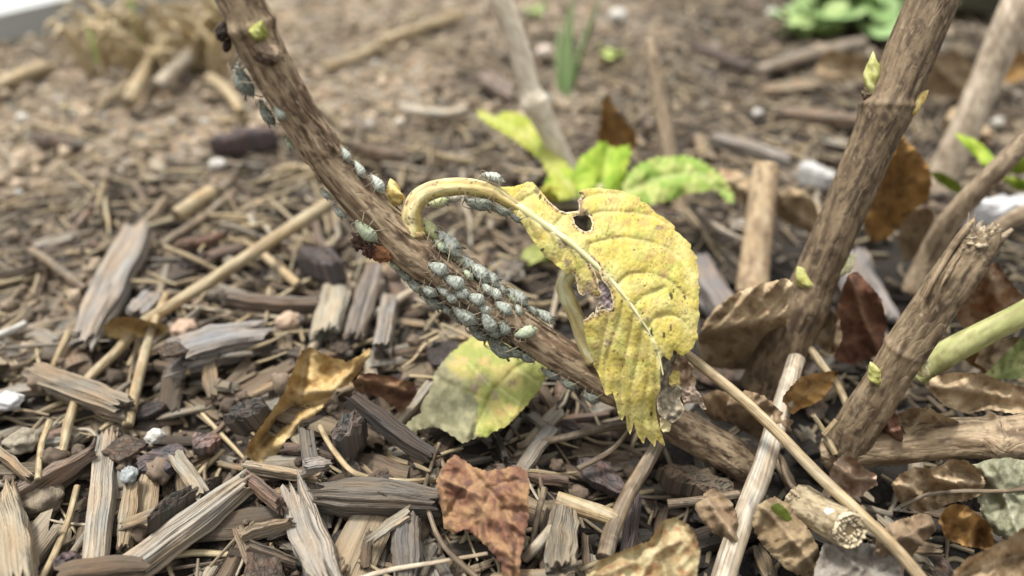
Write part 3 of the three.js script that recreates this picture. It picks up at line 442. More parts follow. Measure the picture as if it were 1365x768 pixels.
{
  const mr = stemPts(MID.slice(1).map(([x, y], i) => [x, y, leafDepth(x, y) - leafRelief(x, y, 20) * 1e-3 + 0.45 * Math.max(1.2, 6.4 - i * 0.62) * 0.0933 / F, Math.max(1.2, 6.4 - i * 0.62)]));
  put('midrib', tubeGeo(mr.P, mr.r, { nl: 90, ring: 10, ref: 'camera', seed: 6, color: (s) => { const n = N3(s.s * 300, s.a, 4); return mixc([0.48, 0.46, 0.22], [0.6, 0.57, 0.36], sstep(-0.4, 0.4, n)); } }), M.soft, blade);
  // dry grey skin in the bite, withered underside and torn brown rim below
  const grey = (a, b, sd) => (x, y, e) => { const n = fbm(x * 0.09, y * 0.09, sd, 4), m = mixc(a, b, sstep(-0.3, 0.35, n)), g = 1 + 0.4 * fbm(x * 0.35, y * 0.35, sd + 4, 2); return e < 1.2 ? [0.5, 0.42, 0.3] : [m[0] * g, m[1] * g, m[2] * g]; };
  put('withered_skin', sheet({ outline: [[797, 372], [808, 378], [814, 389], [817, 405], [813, 415], [802, 408], [797, 418], [793, 422], [799, 402], [796, 390]], step: 1.7, depth: (x, y) => leafDepth(812, 392) + 0.0006 + (x - 800) * 0.00001, relief: (x, y) => 0.35 * fbm(x * 0.12, y * 0.12, 70, 3), color: grey([0.2, 0.155, 0.16], [0.36, 0.3, 0.31], 71), thick: 0.06 }), M.dryleaf, blade);
  put('withered_skin', sheet({ outline: [[880, 476], [888, 470], [898, 462], [905, 466], [903, 478], [897, 492], [896, 505], [904, 514], [913, 520], [906, 531], [913, 546], [906, 557], [897, 564], [889, 562], [882, 556], [876, 548], [876, 530], [880, 512]], step: 2, depth: (x, y) => leafDepth(878, 520) + 0.0011 + (x - 880) * 0.00003, relief: (x, y, e) => 0.9 * fbm(x * 0.04, y * 0.03, 73, 3) + 0.15 * N3(x * 0.13, y * 0.1, 75), color: grey([0.13, 0.11, 0.085], [0.33, 0.29, 0.21], 74), thick: 0.2 }), M.dryleaf, blade);
  put('torn_edge', sheet({ outline: [[906, 470], [915, 476], [918, 485], [924, 489], [922, 499], [929, 509], [926, 516], [934, 526], [942, 546], [936, 546], [930, 535], [922, 538], [911, 537], [908, 526], [893, 514], [888, 508], [896, 496], [899, 482]], step: 2, depth: (x, y) => leafDepth(884, 510) + 0.0022 + (x - 900) * 0.00004, relief: (x, y, e) => 1.1 * fbm(x * 0.06, y * 0.06, 83, 3) + 0.3 * N3(x * 0.2, y * 0.2, 85), color: (x, y, e) => { let c = mixc([0.18, 0.11, 0.065], [0.42, 0.32, 0.22], sstep(-0.25, 0.35, fbm(x * 0.07, y * 0.07, 86, 3))); if (x < 906 && y > 494) c = mixc(c, [0.6, 0.5, 0.16], 0.8); if (y > 514) c = mixc(c, [0.4, 0.32, 0.26], 0.7); return c; }, thick: 0.12 }), M.dryleaf, blade);
  put('torn_edge', sheet({ outline: [[880, 556], [886, 559], [895, 565], [893, 575], [884, 577], [880, 570]], step: 1.7, depth: (x, y) => leafDepth(880, 560) + 0.0003, relief: (x, y, e) => 0.5 * fbm(x * 0.12, y * 0.12, 88, 3), color: () => [0.6, 0.52, 0.3], thick: 0.12 }), M.dryleaf, blade);
  const pts = stemPts([[801, 399, .0934, .9], [796, 408, .0935, .8], [794, 420, .0934, .9]]); put('thread', tubeGeo(pts.P, pts.r, { nl: 12, ring: 5, color: () => [0.6, 0.54, 0.4] }), M.soft, blade);
  lump('stalk_base', MS, M.petiole, 549, 309, 0.0926, 19, 9, 0.5, [0.36, 0.26, 0.12], 71, 0.3, 1.6);
  // the opposite leaf stalk, bending up behind the leaf
  const p2 = stemPts([[794, 480, 0.0995, 15], [779, 453, 0.099, 11.5], [769, 425, 0.0985, 10.5], [758, 400, 0.0982, 11], [752, 382, 0.0982, 11], [758, 369, 0.0984, 10.5], [775, 362, 0.0988, 11], [800, 372, 0.0992, 9], [835, 395, 0.1, 7]]);
  put('petiole', tubeGeo(p2.P, p2.r, { nl: 60, ring: 20, ref: 'camera', seed: 9, color: (s) => mixc([0.55, 0.45, 0.2], [0.6, 0.58, 0.36], sstep(-0.3, 0.3, N3(s.s * 150, s.ca, s.sa) + (s.t > 0.35 ? 0.3 : -0.2) + 0.6 * N3(s.s * 700, s.ca * 3, s.sa * 3))).map((v) => v * (0.82 + 0.25 * N3(s.ca * 2, s.sa * 2, s.s * 260))), relief: (s) => -0.0003 * gs((s.a > Math.PI ? s.a - 2 * Math.PI : s.a) / 0.35) }), M.petiole, MS);
}
// ---------- the other stems, stubs and canes ----------
const bigStem = stem('shrub_stem', 'bark', [[1268, -70, 0.0985, 32], [1247, -10, 0.0995, 33], [1216, 65, 0.101, 32], [1186, 137, 0.1025, 31], [1158, 205, 0.1045, 29], [1128, 275, 0.107, 28], [1096, 350, 0.110, 28], [1070, 410, 0.1125, 30], [1042, 475, 0.1155, 33], [1022, 520, 0.118, 36]], {
  nl: 260, ring: 70, seed: 12, pal: PAL.brown, amp: 0.00014, extra: (s) => 0.0004 * gs((s.t - 0.77) / 0.03) + 0.00022 * gs((s.t - 0.34 - 0.012 * s.sa) / 0.006) + 0.0003 * gs((s.t - 0.355) / 0.03) - 0.00018 * gs((s.a > Math.PI ? s.a - 2 * Math.PI : s.a) + 0.75 - 0.2 * N3(s.t * 5, 1, 1)) * gs(((s.a > Math.PI ? s.a - 2 * Math.PI : s.a) + 0.75) / 0.12),
  label: 'tall thick brown shrub stem with buds, rising on the right behind the stub',
});
lump('bud_cushion', bigStem.g, M.stem, 1163, 126, 0.1022, 13, 11, 0.3, [0.12, 0.085, 0.05], 51, 0.25, 1.6); lump('bud_cushion', bigStem.g, M.stem, 1210, 148, 0.1018, 15, 9, -0.7, [0.09, 0.06, 0.035], 52, 0.3, 1.6); bud(bigStem.g, 1161, 126, 1164, 68, 0.1018, 20, BUDY, 1); bud(bigStem.g, 1204, 154, 1238, 120, 0.1015, 20, BUDO, 3); bud(bigStem.g, 1080, 388, 1063, 355, 0.1095, 22, BUDY, 5); bud(bigStem.g, 1112, 370, 1142, 337, 0.1092, 19, [[0.5, 0.5, 0.25], [0.65, 0.63, 0.42]], 7);
lump('leaf_scar', bigStem.g, M.stem, 1198, 150, 0.1008, 9, 8, 0.4, [0.13, 0.085, 0.055], 33, 0.4, 2.2);
// broken-off stub with a hollow torn top
{
  const pts = [[1310, 312, 0.0875, 24], [1296, 334, 0.0882, 26], [1272, 368, 0.0893, 27], [1240, 415, 0.0918, 26.5], [1205, 468, 0.0945, 26], [1176, 515, 0.0975, 26], [1148, 560, 0.1008, 27], [1126, 596, 0.1035, 29]];
  const jagA = (a) => 0.001 * (0.9 * Math.sin(a * 1 + 2.2) + 0.7 * N3(Math.cos(a) * 1.6, Math.sin(a) * 1.6, 91) + 0.3 * N3(Math.cos(a) * 5, Math.sin(a) * 5, 93));
  const st = stem('broken_stub', 'bark', pts, { nl: 170, ring: 72, seed: 17, amp: 0.0002, pal: [[0.125, 0.087, 0.05], [0.225, 0.168, 0.104], [0.05, 0.032, 0.019], [0.33, 0.27, 0.19]], extra: (s) => 0.0003 * N3(s.ca * 1.4, s.sa * 1.4, 7) * (1 - sstep(0, 0.22, s.t)) - 0.0008 * gs(((s.a > Math.PI ? s.a - 2 * Math.PI : s.a) - 0.85 + 0.25 * s.t) / 0.1) * (1 - sstep(0.1, 0.45, s.t)) + 0.0002 * gs((s.t - 0.56) / 0.01) + 0.00035 * gs(((s.a > Math.PI ? s.a - 2 * Math.PI : s.a) + 1.1) / 0.35), shift: (s) => -jagA(s.a) * (1 - sstep(0, 0.12, s.t)), label: 'upright broken-off brown stub with a hollow splintered top, at the right', category: 'stub' });
  const q = st.tube[0], inner = st.tube.slice(0, 20), P = [], rad = [];
  P.push(q.c.clone().addScaledVector(q.tan, -0.0004), inner[8].c.clone(), inner[16].c.clone()); rad.push(q.r * 0.74, q.r * 0.66, q.r * 0.3);
  put('torn_fibre', tubeGeo(P, rad, { nl: 30, ring: 40, ref: 'camera', seed: 18, color: (s) => mixc([0.3, 0.24, 0.17], [0.55, 0.47, 0.36], sstep(-0.3, 0.4, N3(s.ca * 3, s.sa * 3, s.t * 4))), relief: (s) => 0.0005 * fbm(s.ca * 2, s.sa * 2, s.t * 3, 3), shift: (s) => -0.0018 * fbm(s.ca * 2 + 5, s.sa * 2, 4, 3) * (1 - sstep(0, 0.5, s.t)), capColor: [0.12, 0.085, 0.05], capBulge: -0.7 }), M.stem, st.g);
  for (const [k, a, l] of [[0, 1.2, 3], [1, -1.1, 4], [2, -1.9, 2], [3, 2.4, 3]]) {
    const o = q.c.clone().addScaledVector(q.N, Math.cos(a) * q.r * 0.95).addScaledVector(q.B, Math.sin(a) * q.r * 0.95), e = o.clone().addScaledVector(q.tan, -0.0008 - 0.00025 * l).addScaledVector(q.B, Math.sin(a) * 0.0006);
    put('splinter', tubeGeo([o.clone().addScaledVector(q.tan, 0.0022), o, e], [0.0003, 0.00035, 0.00012], { nl: 12, ring: 7, seed: 60 + k, color: barkColor(PAL.twig), relief: barkRelief(0.0002) }), M.stem, st.g);
  }
  lump('torn_pith', st.g, M.stem, 1304, 322, 0.0868, 17, 13, -0.9, [0.36, 0.3, 0.21], 61, 0.7, 2.2); lump('torn_pith', st.g, M.stem, 1318, 312, 0.0872, 12, 9, -0.9, [0.27, 0.21, 0.14], 63, 0.8, 2.4);
  for (const [k, pts, c] of [[0, [[1232, 398, .0895, 2.5], [1252, 362, .0884, 4], [1272, 326, .0874, 5], [1288, 303, .0867, 4.5], [1299, 291, .0864, 2]], 0], [1, [[1256, 440, .0905, 2], [1284, 398, .0892, 4], [1310, 356, .0878, 5], [1324, 332, .0871, 4.5], [1333, 317, .0868, 3], [1339, 306, .0866, 1.5]], 1], [2, [[1262, 400, .0886, 1.5], [1285, 358, .0873, 2.5], [1306, 325, .0866, 3.5], [1316, 305, .0864, 2]], 0], [3, [[1240, 410, .0888, 1], [1262, 368, .0876, 2], [1280, 340, .0869, 1.4]], 0]]) { const w = stemPts(pts); put('bark_strip', tubeGeo(w.P, w.r, { nl: 50, ring: 12, seed: 160 + k, color: barkColor(c ? [[0.07, 0.04, 0.025], [0.13, 0.085, 0.055], [0.03, 0.018, 0.012], [0.36, 0.3, 0.22]] : [[0.17, 0.12, 0.072], [0.3, 0.23, 0.15], [0.08, 0.05, 0.03], [0.4, 0.33, 0.24]]), relief: barkRelief(0.0002) }), M.stem, st.g); }
  bud(st.g, 1172, 512, 1160, 482, 0.0955, 17, BUDY, 8); bud(st.g, 1224, 500, 1240, 482, 0.0945, 17, [[0.5, 0.44, 0.2], [0.63, 0.58, 0.38]], 9);
}
// cut stub whose end grain faces the lens
{
  const pts = [[1131, 706, 0.0855, 26], [1122, 701, 0.0866, 25.5], [1109, 694, 0.0882, 25], [1096, 687, 0.09, 25], [1082, 679, 0.092, 26], [1070, 672, 0.094, 27]].map(([x, y, d, r]) => [x, y, d, r * 0.98]);
  const st = stem('cut_stub', 'bark', pts, { nl: 90, ring: 60, seed: 23, amp: 0.00024, pal: [[0.19, 0.145, 0.085], [0.33, 0.275, 0.18], [0.085, 0.06, 0.034], [0.44, 0.38, 0.27]], label: 'short cut branch stub with its round end grain facing forward, under the straw', category: 'stub', capColor: [0.3, 0.22, 0.12] });
  const q = st.tube[0], n = q.tan.clone().negate(), pos = [], uv = [], col = [], idx = [], rings = 22, na = 56;
  for (let k = 0; k <= rings; k++) for (let i = 0; i < na; i++) {
    const a = (i / na) * 2 * Math.PI, f = k / rings, r = q.r * 0.97 * f, rd = N3(Math.cos(a) * 4 * (0.4 + f), Math.sin(a) * 4 * (0.4 + f), f * 2), h = 0.00022 * rd + 0.00016 * N3(Math.cos(a) * 9, Math.sin(a) * 9, f * 9) - 0.0006 * gs(f / 0.32) + 0.00012 * Math.sin(f * 22);
    const p = q.c.clone().addScaledVector(q.N, Math.cos(a) * r).addScaledVector(q.B, Math.sin(a) * r).addScaledVector(n, 0.00035 + h - (k === rings ? 0.0004 : 0)); pos.push(p.x, p.y, p.z); uv.push(Math.cos(a) * f * 0.3, Math.sin(a) * f * 0.3);
    const c = mixc([0.09, 0.06, 0.035], [0.52, 0.44, 0.3], sstep(-0.35, 0.3, rd + 0.5 * N3(Math.cos(a) * 12 * f, Math.sin(a) * 12 * f, 3) + (f > 0.8 ? 0.35 : 0) - (f < 0.3 ? 0.35 : 0))); col.push(...c);
  }
  for (let k = 0; k < rings; k++) for (let i = 0; i < na; i++) { const a = k * na + i, b = k * na + (i + 1) % na; idx.push(a, b + na, a + na, a, b, b + na); }
  const g = geom(pos, idx, uv, col); if (n.dot(V(g.attributes.normal.getX(na * 3), g.attributes.normal.getY(na * 3), g.attributes.normal.getZ(na * 3))) < 0) { const ix = g.index.array; for (let i = 0; i < ix.length; i += 3) { const t = ix[i]; ix[i] = ix[i + 1]; ix[i + 1] = t; } g.computeVertexNormals(); }
  put('cut_end', g, M.stem, st.g);
  lump('wound', st.g, M.soft, 1106, 684, 0.0868, 7, 6, 0.4, [0.7, 0.64, 0.56], 35, 0.25, 1.5); lump('wound', st.g, M.soft, 1082, 698, 0.0902, 5, 5, 0.4, [0.55, 0.45, 0.36], 36, 0.25, 1.5);
  lump('bark_knot', st.g, M.stem, 1072, 664, 0.0925, 17, 12, 0.5, [0.3, 0.24, 0.16], 37, 0.5, 2);
}
stem('branch', 'bark', [[1420, 574, 0.0965, 30], [1365, 582, 0.0975, 29], [1330, 586, 0.098, 31], [1300, 584, 0.0985, 28], [1250, 587, 0.0994, 27], [1190, 594, 0.101, 26], [1135, 600, 0.103, 24], [1100, 604, 0.105, 20]], { nl: 170, ring: 60, seed: 29, amp: 0.00026, extra: (s) => 0.0005 * gs((s.t - 0.33) / 0.03), pal: [[0.2, 0.14, 0.085], [0.34, 0.26, 0.17], [0.09, 0.06, 0.035], [0.44, 0.36, 0.26]], label: 'thick peeling tan branch lying level along the right edge beside the stubs', category: 'branch', base: 3 });
const far = (name, pts, o) => stem(name, 'bark', pts, { nl: 60, ring: 24, amp: 0.00015, ...o });
far('dead_cane', [[656, -40, 0.138, 15], [668, 0, 0.14, 15], [690, 60, 0.144, 15], [706, 118, 0.148, 14], [712, 135, 0.149, 19], [728, 168, 0.152, 15], [750, 215, 0.157, 14], [768, 250, 0.161, 13], [780, 280, 0.162, 12]], { seed: 31, pal: [[0.62, 0.55, 0.44], [0.72, 0.66, 0.55], [0.5, 0.42, 0.32], [0.74, 0.7, 0.62]], label: 'pale dead cane with a swollen joint, standing behind the yellow-green sprout' });
far('dead_cane', [[868, 52, 0.196, 7], [870, 75, 0.196, 9], [878, 120, 0.197, 9], [888, 180, 0.198, 10], [897, 235, 0.2, 11], [908, 290, 0.201, 13], [915, 330, 0.19, 13]].map(([x, y, d, r]) => [x, y, d * 0.82, r]), { seed: 32, pal: PAL.twig, label: 'thin grey-brown dead cane with a dark tip, right of the yellow-green sprout' });
far('broken_cane', [[1022, 218, 0.141, 16], [1018, 245, 0.141, 18], [1012, 300, 0.141, 19], [1006, 350, 0.141, 20], [1002, 392, 0.1405, 21]], { seed: 33, pal: [[0.3, 0.215, 0.13], [0.42, 0.32, 0.2], [0.17, 0.11, 0.07]], label: 'short broken brown cane standing upright behind the curled tan leaf' });
far('dead_cane', [[1395, -70, 0.148, 23], [1352, 20, 0.151, 22], [1318, 100, 0.156, 20], [1284, 178, 0.161, 20], [1256, 238, 0.166, 19], [1238, 290, 0.168, 18]], { seed: 34, pal: PAL.grey, label: 'pale grey dead cane leaning at the upper right edge' });
far('twig', [[1400, 158, 0.112, 13], [1365, 190, 0.115, 13], [1328, 228, 0.118, 13], [1290, 266, 0.122, 14], [1262, 300, 0.126, 15], [1236, 345, 0.131, 15], [1216, 390, 0.134, 15]], { seed: 35, pal: PAL.twig, label: 'bare brown twig slanting in from the right edge below the pale cane' });
far('young_cane', [[1420, 384, 0.096, 15.5], [1365, 418, 0.0985, 16], [1310, 446, 0.101, 16.5], [1262, 472, 0.1035, 17.5], [1240, 488, 0.105, 16], [1222, 502, 0.106, 15]], { seed: 36, amp: 0.00005, pal: PAL.green, mat: M.soft, label: 'smooth pale green cane coming in from the right edge behind the broken stub' });
far('twig', [[1400, 270, 0.13, 12], [1362, 288, 0.132, 12], [1340, 300, 0.134, 11], [1300, 330, 0.137, 10]], { seed: 37, pal: PAL.twig, label: 'short grey-brown twig at the right edge just behind the broken stub top' });

// ---------- straws and thin stalks lying over the mulch ----------
// each point: x, y, height above what lies there in mm
function straw(name, pts, wpx, pal, label, o = {}) {
  const P = pts.map(([x, y, h]) => { let p = gnd(x, y, 0.003); for (let k = 0; k < 4; k++) p = gnd(x, y, Math.max(0, hAt(p.x, p.z)) + (h ?? 0.5) / 1000); return p; });
  const rad = P.map((p, i) => { const w = Array.isArray(wpx) ? mix(wpx[0], wpx[1], i / (P.length - 1)) : wpx; return (w / 2) * p.clone().sub(CAM).dot(FW) / F; });
  const mid = P[Math.floor(P.length / 2)].clone();
  const m = put(name, tubeGeo(P, rad, { nl: o.nl ?? 60, ring: o.ring ?? 16, ref: 'camera', seed: o.seed ?? 70 + taken.size * 3 + pts[0][0] * 0.1, color: barkColor(PAL[pal] ?? pal, 0.4), relief: barkRelief(rad[0] * 0.1), capColor: o.capColor ?? [0.3, 0.23, 0.15] }), M.straw, scene, mid);
  return tag(m, label, o.category ?? 'straw', o.group);
}
straw('straw', [[438, 272, 9], [400, 296, 8], [330, 342, 6], [262, 386, 4.5], [212, 417, 3.5], [190, 432, 3], [150, 474, 2.5], [115, 508, 2], [92, 560, 1.5], [82, 605, 1], [60, 650, 0.6]], [19, 10], 'straw', 'long pale straw running from the aphid stem down to the lower left');
straw('straw', [[222, 392, 5], [205, 432, 4], [187, 495, 2.5], [170, 568, 1]], [9, 15], 'straw', 'short pale straw crossing under the long straw at the left');
straw('straw', [[1062, 478, 9], [1052, 512, 8], [1034, 570, 6], [1012, 638, 4], [985, 706, 2.5], [958, 790, 1.5]], [22, 33], 'pale', 'broad pale flat stalk running down to the bottom edge right of the leaf');
straw('straw', [[908, 466, 14], [940, 492, 13], [985, 528, 11.5], [1040, 580, 10], [1090, 632, 9], [1150, 688, 8.5], [1200, 738, 7], [1250, 800, 5]], [13, 17], 'straw', 'long round straw crossing over the cut stub to the bottom right');
straw('straw', [[424, 566, 2], [446, 602, 3], [472, 630, 3], [500, 638, 2.5], [540, 642, 2.5], [580, 640, 2]], [7, 8], 'straw', 'thin bent straw between the ochre leaf and the red-brown leaf');
straw('dry_stalk', [[586, 590, 5], [574, 625, 4], [566, 655, 3], [574, 690, 3], [592, 728, 3], [640, 775, 2]], [5, 8], 'twig', 'thin curving stalk beside the left edge of the red-brown leaf');
straw('straw', [[470, 775, 2], [520, 760, 2.5], [580, 750, 3], [650, 738, 3]], [8, 5], 'pale', 'thin pale stalk lying level in front of the red-brown leaf');
straw('straw', [[103, 648, 2], [92, 690, 1.5], [74, 735, 1.5], [54, 775, 1]], [8, 9], 'straw', 'thin straw at the lower left beside the pale two-pronged chip');
straw('straw', [[66, 562, 2], [56, 590, 2], [50, 640, 1]], [9, 8], 'straw', 'short thin straw at the left edge above the pinkish stick');
straw('straw', [[325, 322, 1.5], [360, 348, 2], [398, 380, 1]], [11, 12], 'straw', 'short tan stick crossing behind the long straw near the stem');
straw('straw', [[312, 257, 1], [268, 292, 2], [214, 328, 1]], [10, 13], 'twig', 'blurred thin tan stick in the left middle distance beside a broader stick');
straw('straw', [[283, 256, 2], [258, 272, 2.5], [235, 288, 2]], [20, 22], 'straw', 'blurred broad tan stick end in the left middle distance');
straw('straw', [[42, 334, 1.5], [75, 356, 2], [114, 387, 1]], [11, 13], 'twig', 'blurred grey-tan stick at the left edge beside the long grey chip');
straw('straw', [[-8, 449, 1], [14, 441, 1.2], [34, 432, 1]], [11, 10], [[0.66, 0.64, 0.58], [0.74, 0.72, 0.66], [0.55, 0.5, 0.43]], 'small white straw end at the left edge');
straw('straw', [[92, 443, 1.5], [82, 465, 1.5], [72, 488, 1]], [10, 9], 'straw', 'short yellowish straw near the left edge below the grey chip');
straw('twig', [[878, 590, 5], [858, 625, 4], [836, 662, 3], [815, 710, 1.5], [806, 745, 1]], [18, 24], 'twig', 'grey-brown twig leaning below the tip of the yellow leaf');
straw('straw', [[742, 668, 2], [785, 680, 2.2], [824, 693, 2]], [26, 22], 'straw', 'short cut pale straw piece right of the red-brown leaf');
straw('straw', [[700, 745, 2], [715, 728, 2], [735, 705, 2]], [12, 14], 'pale', 'short pale straw behind the tip of the red-brown leaf');
straw('straw', [[870, 560, 1.2], [800, 572, 2], [745, 585, 2.5], [690, 595, 1]], [12, 9], 'twig', 'brown straw lying in the shade under the yellow leaf');
straw('straw', [[726, 652, 3], [716, 690, 2.5], [706, 745, 2]], [9, 8], 'twig', 'thin brown stalk along the right edge of the red-brown leaf');
straw('straw', [[770, 625, 1], [815, 600, 2], [845, 566, 1.5]], [8, 6], 'twig', 'thin brown stalk in the shade left of the leaf tip');
straw('straw', [[890, 672, 2], [930, 668, 2.5], [985, 660, 2]], [13, 12], 'twig', 'brown straw crossing behind the broad pale stalk near the bottom');
straw('straw', [[1115, 560, 8], [1098, 580, 6], [1088, 552, 9], [1083, 548, 9]].slice(0, 2), 7, 'straw', 'tiny straw bit between the two right-hand stubs');
straw('straw', [[1084, 553, 8], [1098, 575, 6], [1114, 606, 4]], [7, 9], 'straw', 'short thin straw in front of the broken stub base');
straw('dry_stalk', [[1395, 648, 6], [1330, 655, 6.5], [1280, 655, 6.5], [1235, 660, 6], [1200, 676, 4]], [6, 5], 'twig', 'thin dark stalk crossing the dead leaves at the lower right');
straw('straw', [[1070, 452, 7], [1095, 485, 6], [1120, 520, 4], [1130, 545, 3]], [11, 9], 'straw', 'tan straw slanting between the thick stem and the broken stub');
straw('dry_stalk', [[1038, 606, 3], [1050, 640, 3], [1064, 660, 4]], [5, 7], 'grey', 'thin grey stalk leading to the cut stub');
straw('straw', [[930, 285, 2], [968, 310, 3], [1010, 330, 2]], [8, 9], 'grey', 'thin grey stalk right of the yellow leaf top');
straw('straw', [[616, 20, 1], [585, 30, 2], [548, 42, 1.5], [510, 56, 1]], [13, 15], 'straw', 'blurred tan stick in the far background left of the pale cane');
straw('straw', [[507, 60, 1], [470, 78, 1.5], [430, 90, 1]], [13, 12], 'straw', 'blurred tan stick in the far background above the aphid stem');
straw('straw', [[535, 143, 1], [560, 150, 1.5], [600, 152, 1], [622, 145, 1]], [16, 12], 'pale', 'blurred arched pale chip in the background centre');
straw('straw', [[-10, 118, 1], [25, 103, 2], [62, 91, 1]], [18, 20], 'straw', 'blurred tan stick at the upper left edge');
straw('straw', [[206, 75, 4], [188, 105, 3], [170, 138, 2]], [17, 19], 'straw', 'blurred pale stick below the dry grass, left one of two');
straw('straw', [[262, 66, 4], [235, 92, 3], [208, 116, 2]], [19, 20], 'pale', 'blurred pale stick below the dry grass, right one of two');
straw('straw', [[280, 105, 2], [300, 118, 3], [322, 150, 2]], [15, 14], 'straw', 'blurred tan curved stick left of the upper stem');
straw('straw', [[1150, 58, 1], [1075, 75, 2], [1010, 95, 1]], [20, 16], 'grey', 'blurred grey stick in the upper right background');

// ---------- chips, bark and pebbles that can be picked out ----------
// two ends in the photograph, width in pixels, thickness in mm
function chip(name, x0, y0, x1, y1, wpx, th, color, label, o = {}) {
  let a = gnd(x0, y0, 0.004), b = gnd(x1, y1, 0.004); for (let k = 0; k < 3; k++) { a = gnd(x0, y0, Math.max(0, hAt(a.x, a.z)) + th * 0.0005); b = gnd(x1, y1, Math.max(0, hAt(b.x, b.z)) + th * 0.0005); }
  const c = a.clone().add(b).multiplyScalar(0.5), dx = b.x - a.x, dz = b.z - a.z, L = Math.hypot(dx, dz), yaw = Math.atan2(dx, dz), d = c.clone().sub(CAM).dot(FW), W = Math.max(0.001, (wpx * d) / F - (o.flat ? 0 : th * 0.0003));
  const l = lay(c.x, c.z, yaw, L, W, th / 1000, 0.72, 0.35); l.mark();
  const seed = Math.round(x0 * 13 + y0 * 7 + x1), geo = (o.kind ?? 'w') === 'w' ? chipGeo(seed, L, W, th / 1000, color, { nr: 30, nl: 18, ...o }) : flakeGeo(seed, L, W, th / 1000, color, o);
  const m = shadows(new THREE.Mesh(geo, o.mat ?? (o.kind === 'b' ? M.bark : M.wood))); m.name = numbered(name); m.position.set(c.x, l.y + (o.lift ?? 0) / 1000, c.z); m.rotation.copy(eul(l.pitch + (o.pitch ?? 0), yaw, o.roll ?? 0)); scene.add(m);
  return tag(m, label, o.category ?? (o.kind === 'b' ? 'bark' : 'wood chip'), o.group);
}
const B = { kind: 'b' };
chip('wood_chip', 188, 316, 112, 458, 52, 3.2, [0.4, 0.35, 0.3], 'long grey weathered wood chip in the left middle, left of the long straw');
chip('wood_chip', 176, 400, 206, 396, 38, 2.5, [0.34, 0.31, 0.29], 'small grey chip touching the right side of the long grey chip');
chip('wood_chip', 232, 484, 346, 452, 62, 4, [0.36, 0.33, 0.31], 'thick grey weathered wood block right of the crossing straws', { jag: 0.2 });
chip('wood_chip', 452, 376, 434, 446, 44, 3, [0.55, 0.49, 0.38], 'short cream wood chip left of the aphid cluster');
chip('wood_chip', 302, 408, 426, 388, 27, 2.5, [0.22, 0.17, 0.135], 'slim brown chip behind the long straw, left of the cream chip');
chip('bark_piece', 224, 332, 302, 316, 24, 2, [0.3, 0.18, 0.13], 'reddish bark strip left of the long straw top', B);
chip('bark_piece', 395, 340, 462, 368, 62, 5, [0.13, 0.1, 0.096], 'dark purplish bark lump left of the stem gall', B);
chip('wood_chip', 48, 494, 172, 552, 38, 3, [0.33, 0.27, 0.2], 'stout grey-brown chip at the left under the long straw');
chip('wood_chip', 145, 582, 116, 775, 36, 2.6, [0.48, 0.42, 0.34], 'long pale two-pronged wood splinter standing at the lower left', { jag: 0.3 });
chip('wood_chip', 178, 646, 166, 734, 29, 2.2, [0.42, 0.33, 0.22], 'small tan chip right of the pale two-pronged splinter');
chip('bark_piece', 178, 622, 258, 624, 62, 2, [0.16, 0.128, 0.13], 'flat purple-grey bark flake in the lower left', B);
chip('wood_chip', 328, 654, 140, 776, 48, 3.4, [0.5, 0.44, 0.36], 'large pale weathered chip slanting across the bottom left', { jag: 0.2 });
chip('wood_chip', 394, 668, 442, 790, 56, 3, [0.44, 0.39, 0.33], 'broad pointed grey chip at the bottom edge, left of centre', { jag: 0.35 });
chip('wood_chip', 8, 672, 26, 790, 62, 4, [0.46, 0.38, 0.27], 'crumbly beige chip at the bottom left corner', { jag: 0.3 });
chip('wood_chip', 327, 621, 432, 645, 16, 1.6, [0.46, 0.38, 0.28], 'slim pale splinter below the ochre leaf');
chip('wood_chip', -8, 672, 124, 602, 24, 2.4, [0.33, 0.24, 0.18], 'pinkish brown stick at the lower left edge');
chip('wood_chip', -10, 600, 40, 636, 17, 1.6, [0.42, 0.33, 0.23], 'small tan chip at the left edge above the pinkish stick');
chip('bark_piece', 246, 588, 294, 580, 46, 1.8, [0.3, 0.2, 0.175], 'pinkish bark scrap right of the purple-grey flake', B);
chip('bark_piece', 300, 574, 368, 542, 52, 4, [0.12, 0.1, 0.09], 'dark bark chunk left of the ochre leaf', B);
chip('bark_piece', 190, 704, 296, 634, 34, 3, [0.11, 0.085, 0.066], 'dark bark strip above the large pale chip', B);
chip('wood_chip', 330, 644, 378, 680, 22, 2, [0.26, 0.17, 0.125], 'small reddish brown chip right of the large pale chip');
chip('wood_chip', 404, 626, 440, 620, 28, 2, [0.44, 0.38, 0.33], 'small pale grey chip behind the slim splinter');
chip('wood_chip', 316, 704, 340, 762, 22, 2, [0.36, 0.27, 0.18], 'small tan chip between the two big pale chips at the bottom');
chip('wood_chip', 322, 714, 390, 694, 18, 1.8, [0.38, 0.29, 0.2], 'thin tan chip lying just left of the broad pointed chip');
chip('wood_chip', 330, 730, 388, 718, 18, 1.8, [0.2, 0.15, 0.11], 'dark brown chip left of the broad pointed chip, below the thin tan one');
chip('bark_piece', 70, 760, 104, 732, 42, 2, [0.15, 0.11, 0.115], 'purplish bark flake at the bottom left', B);
chip('wood_chip', 424, 662, 584, 682, 50, 4.2, [0.21, 0.175, 0.14], 'thick grey-brown stick left of the red-brown leaf', { pow: 3 });
chip('bark_piece', 770, 604, 836, 634, 58, 1.8, [0.17, 0.13, 0.125], 'oval grey-purple bark flake below the yellow leaf', B);
chip('wood_chip', 752, 682, 746, 778, 48, 3, [0.3, 0.25, 0.185], 'upright grey-tan chip right of the red-brown leaf');
chip('wood_chip', 545, 705, 540, 775, 46, 3, [0.24, 0.205, 0.175], 'grey-brown chip under the thick stick near the bottom');
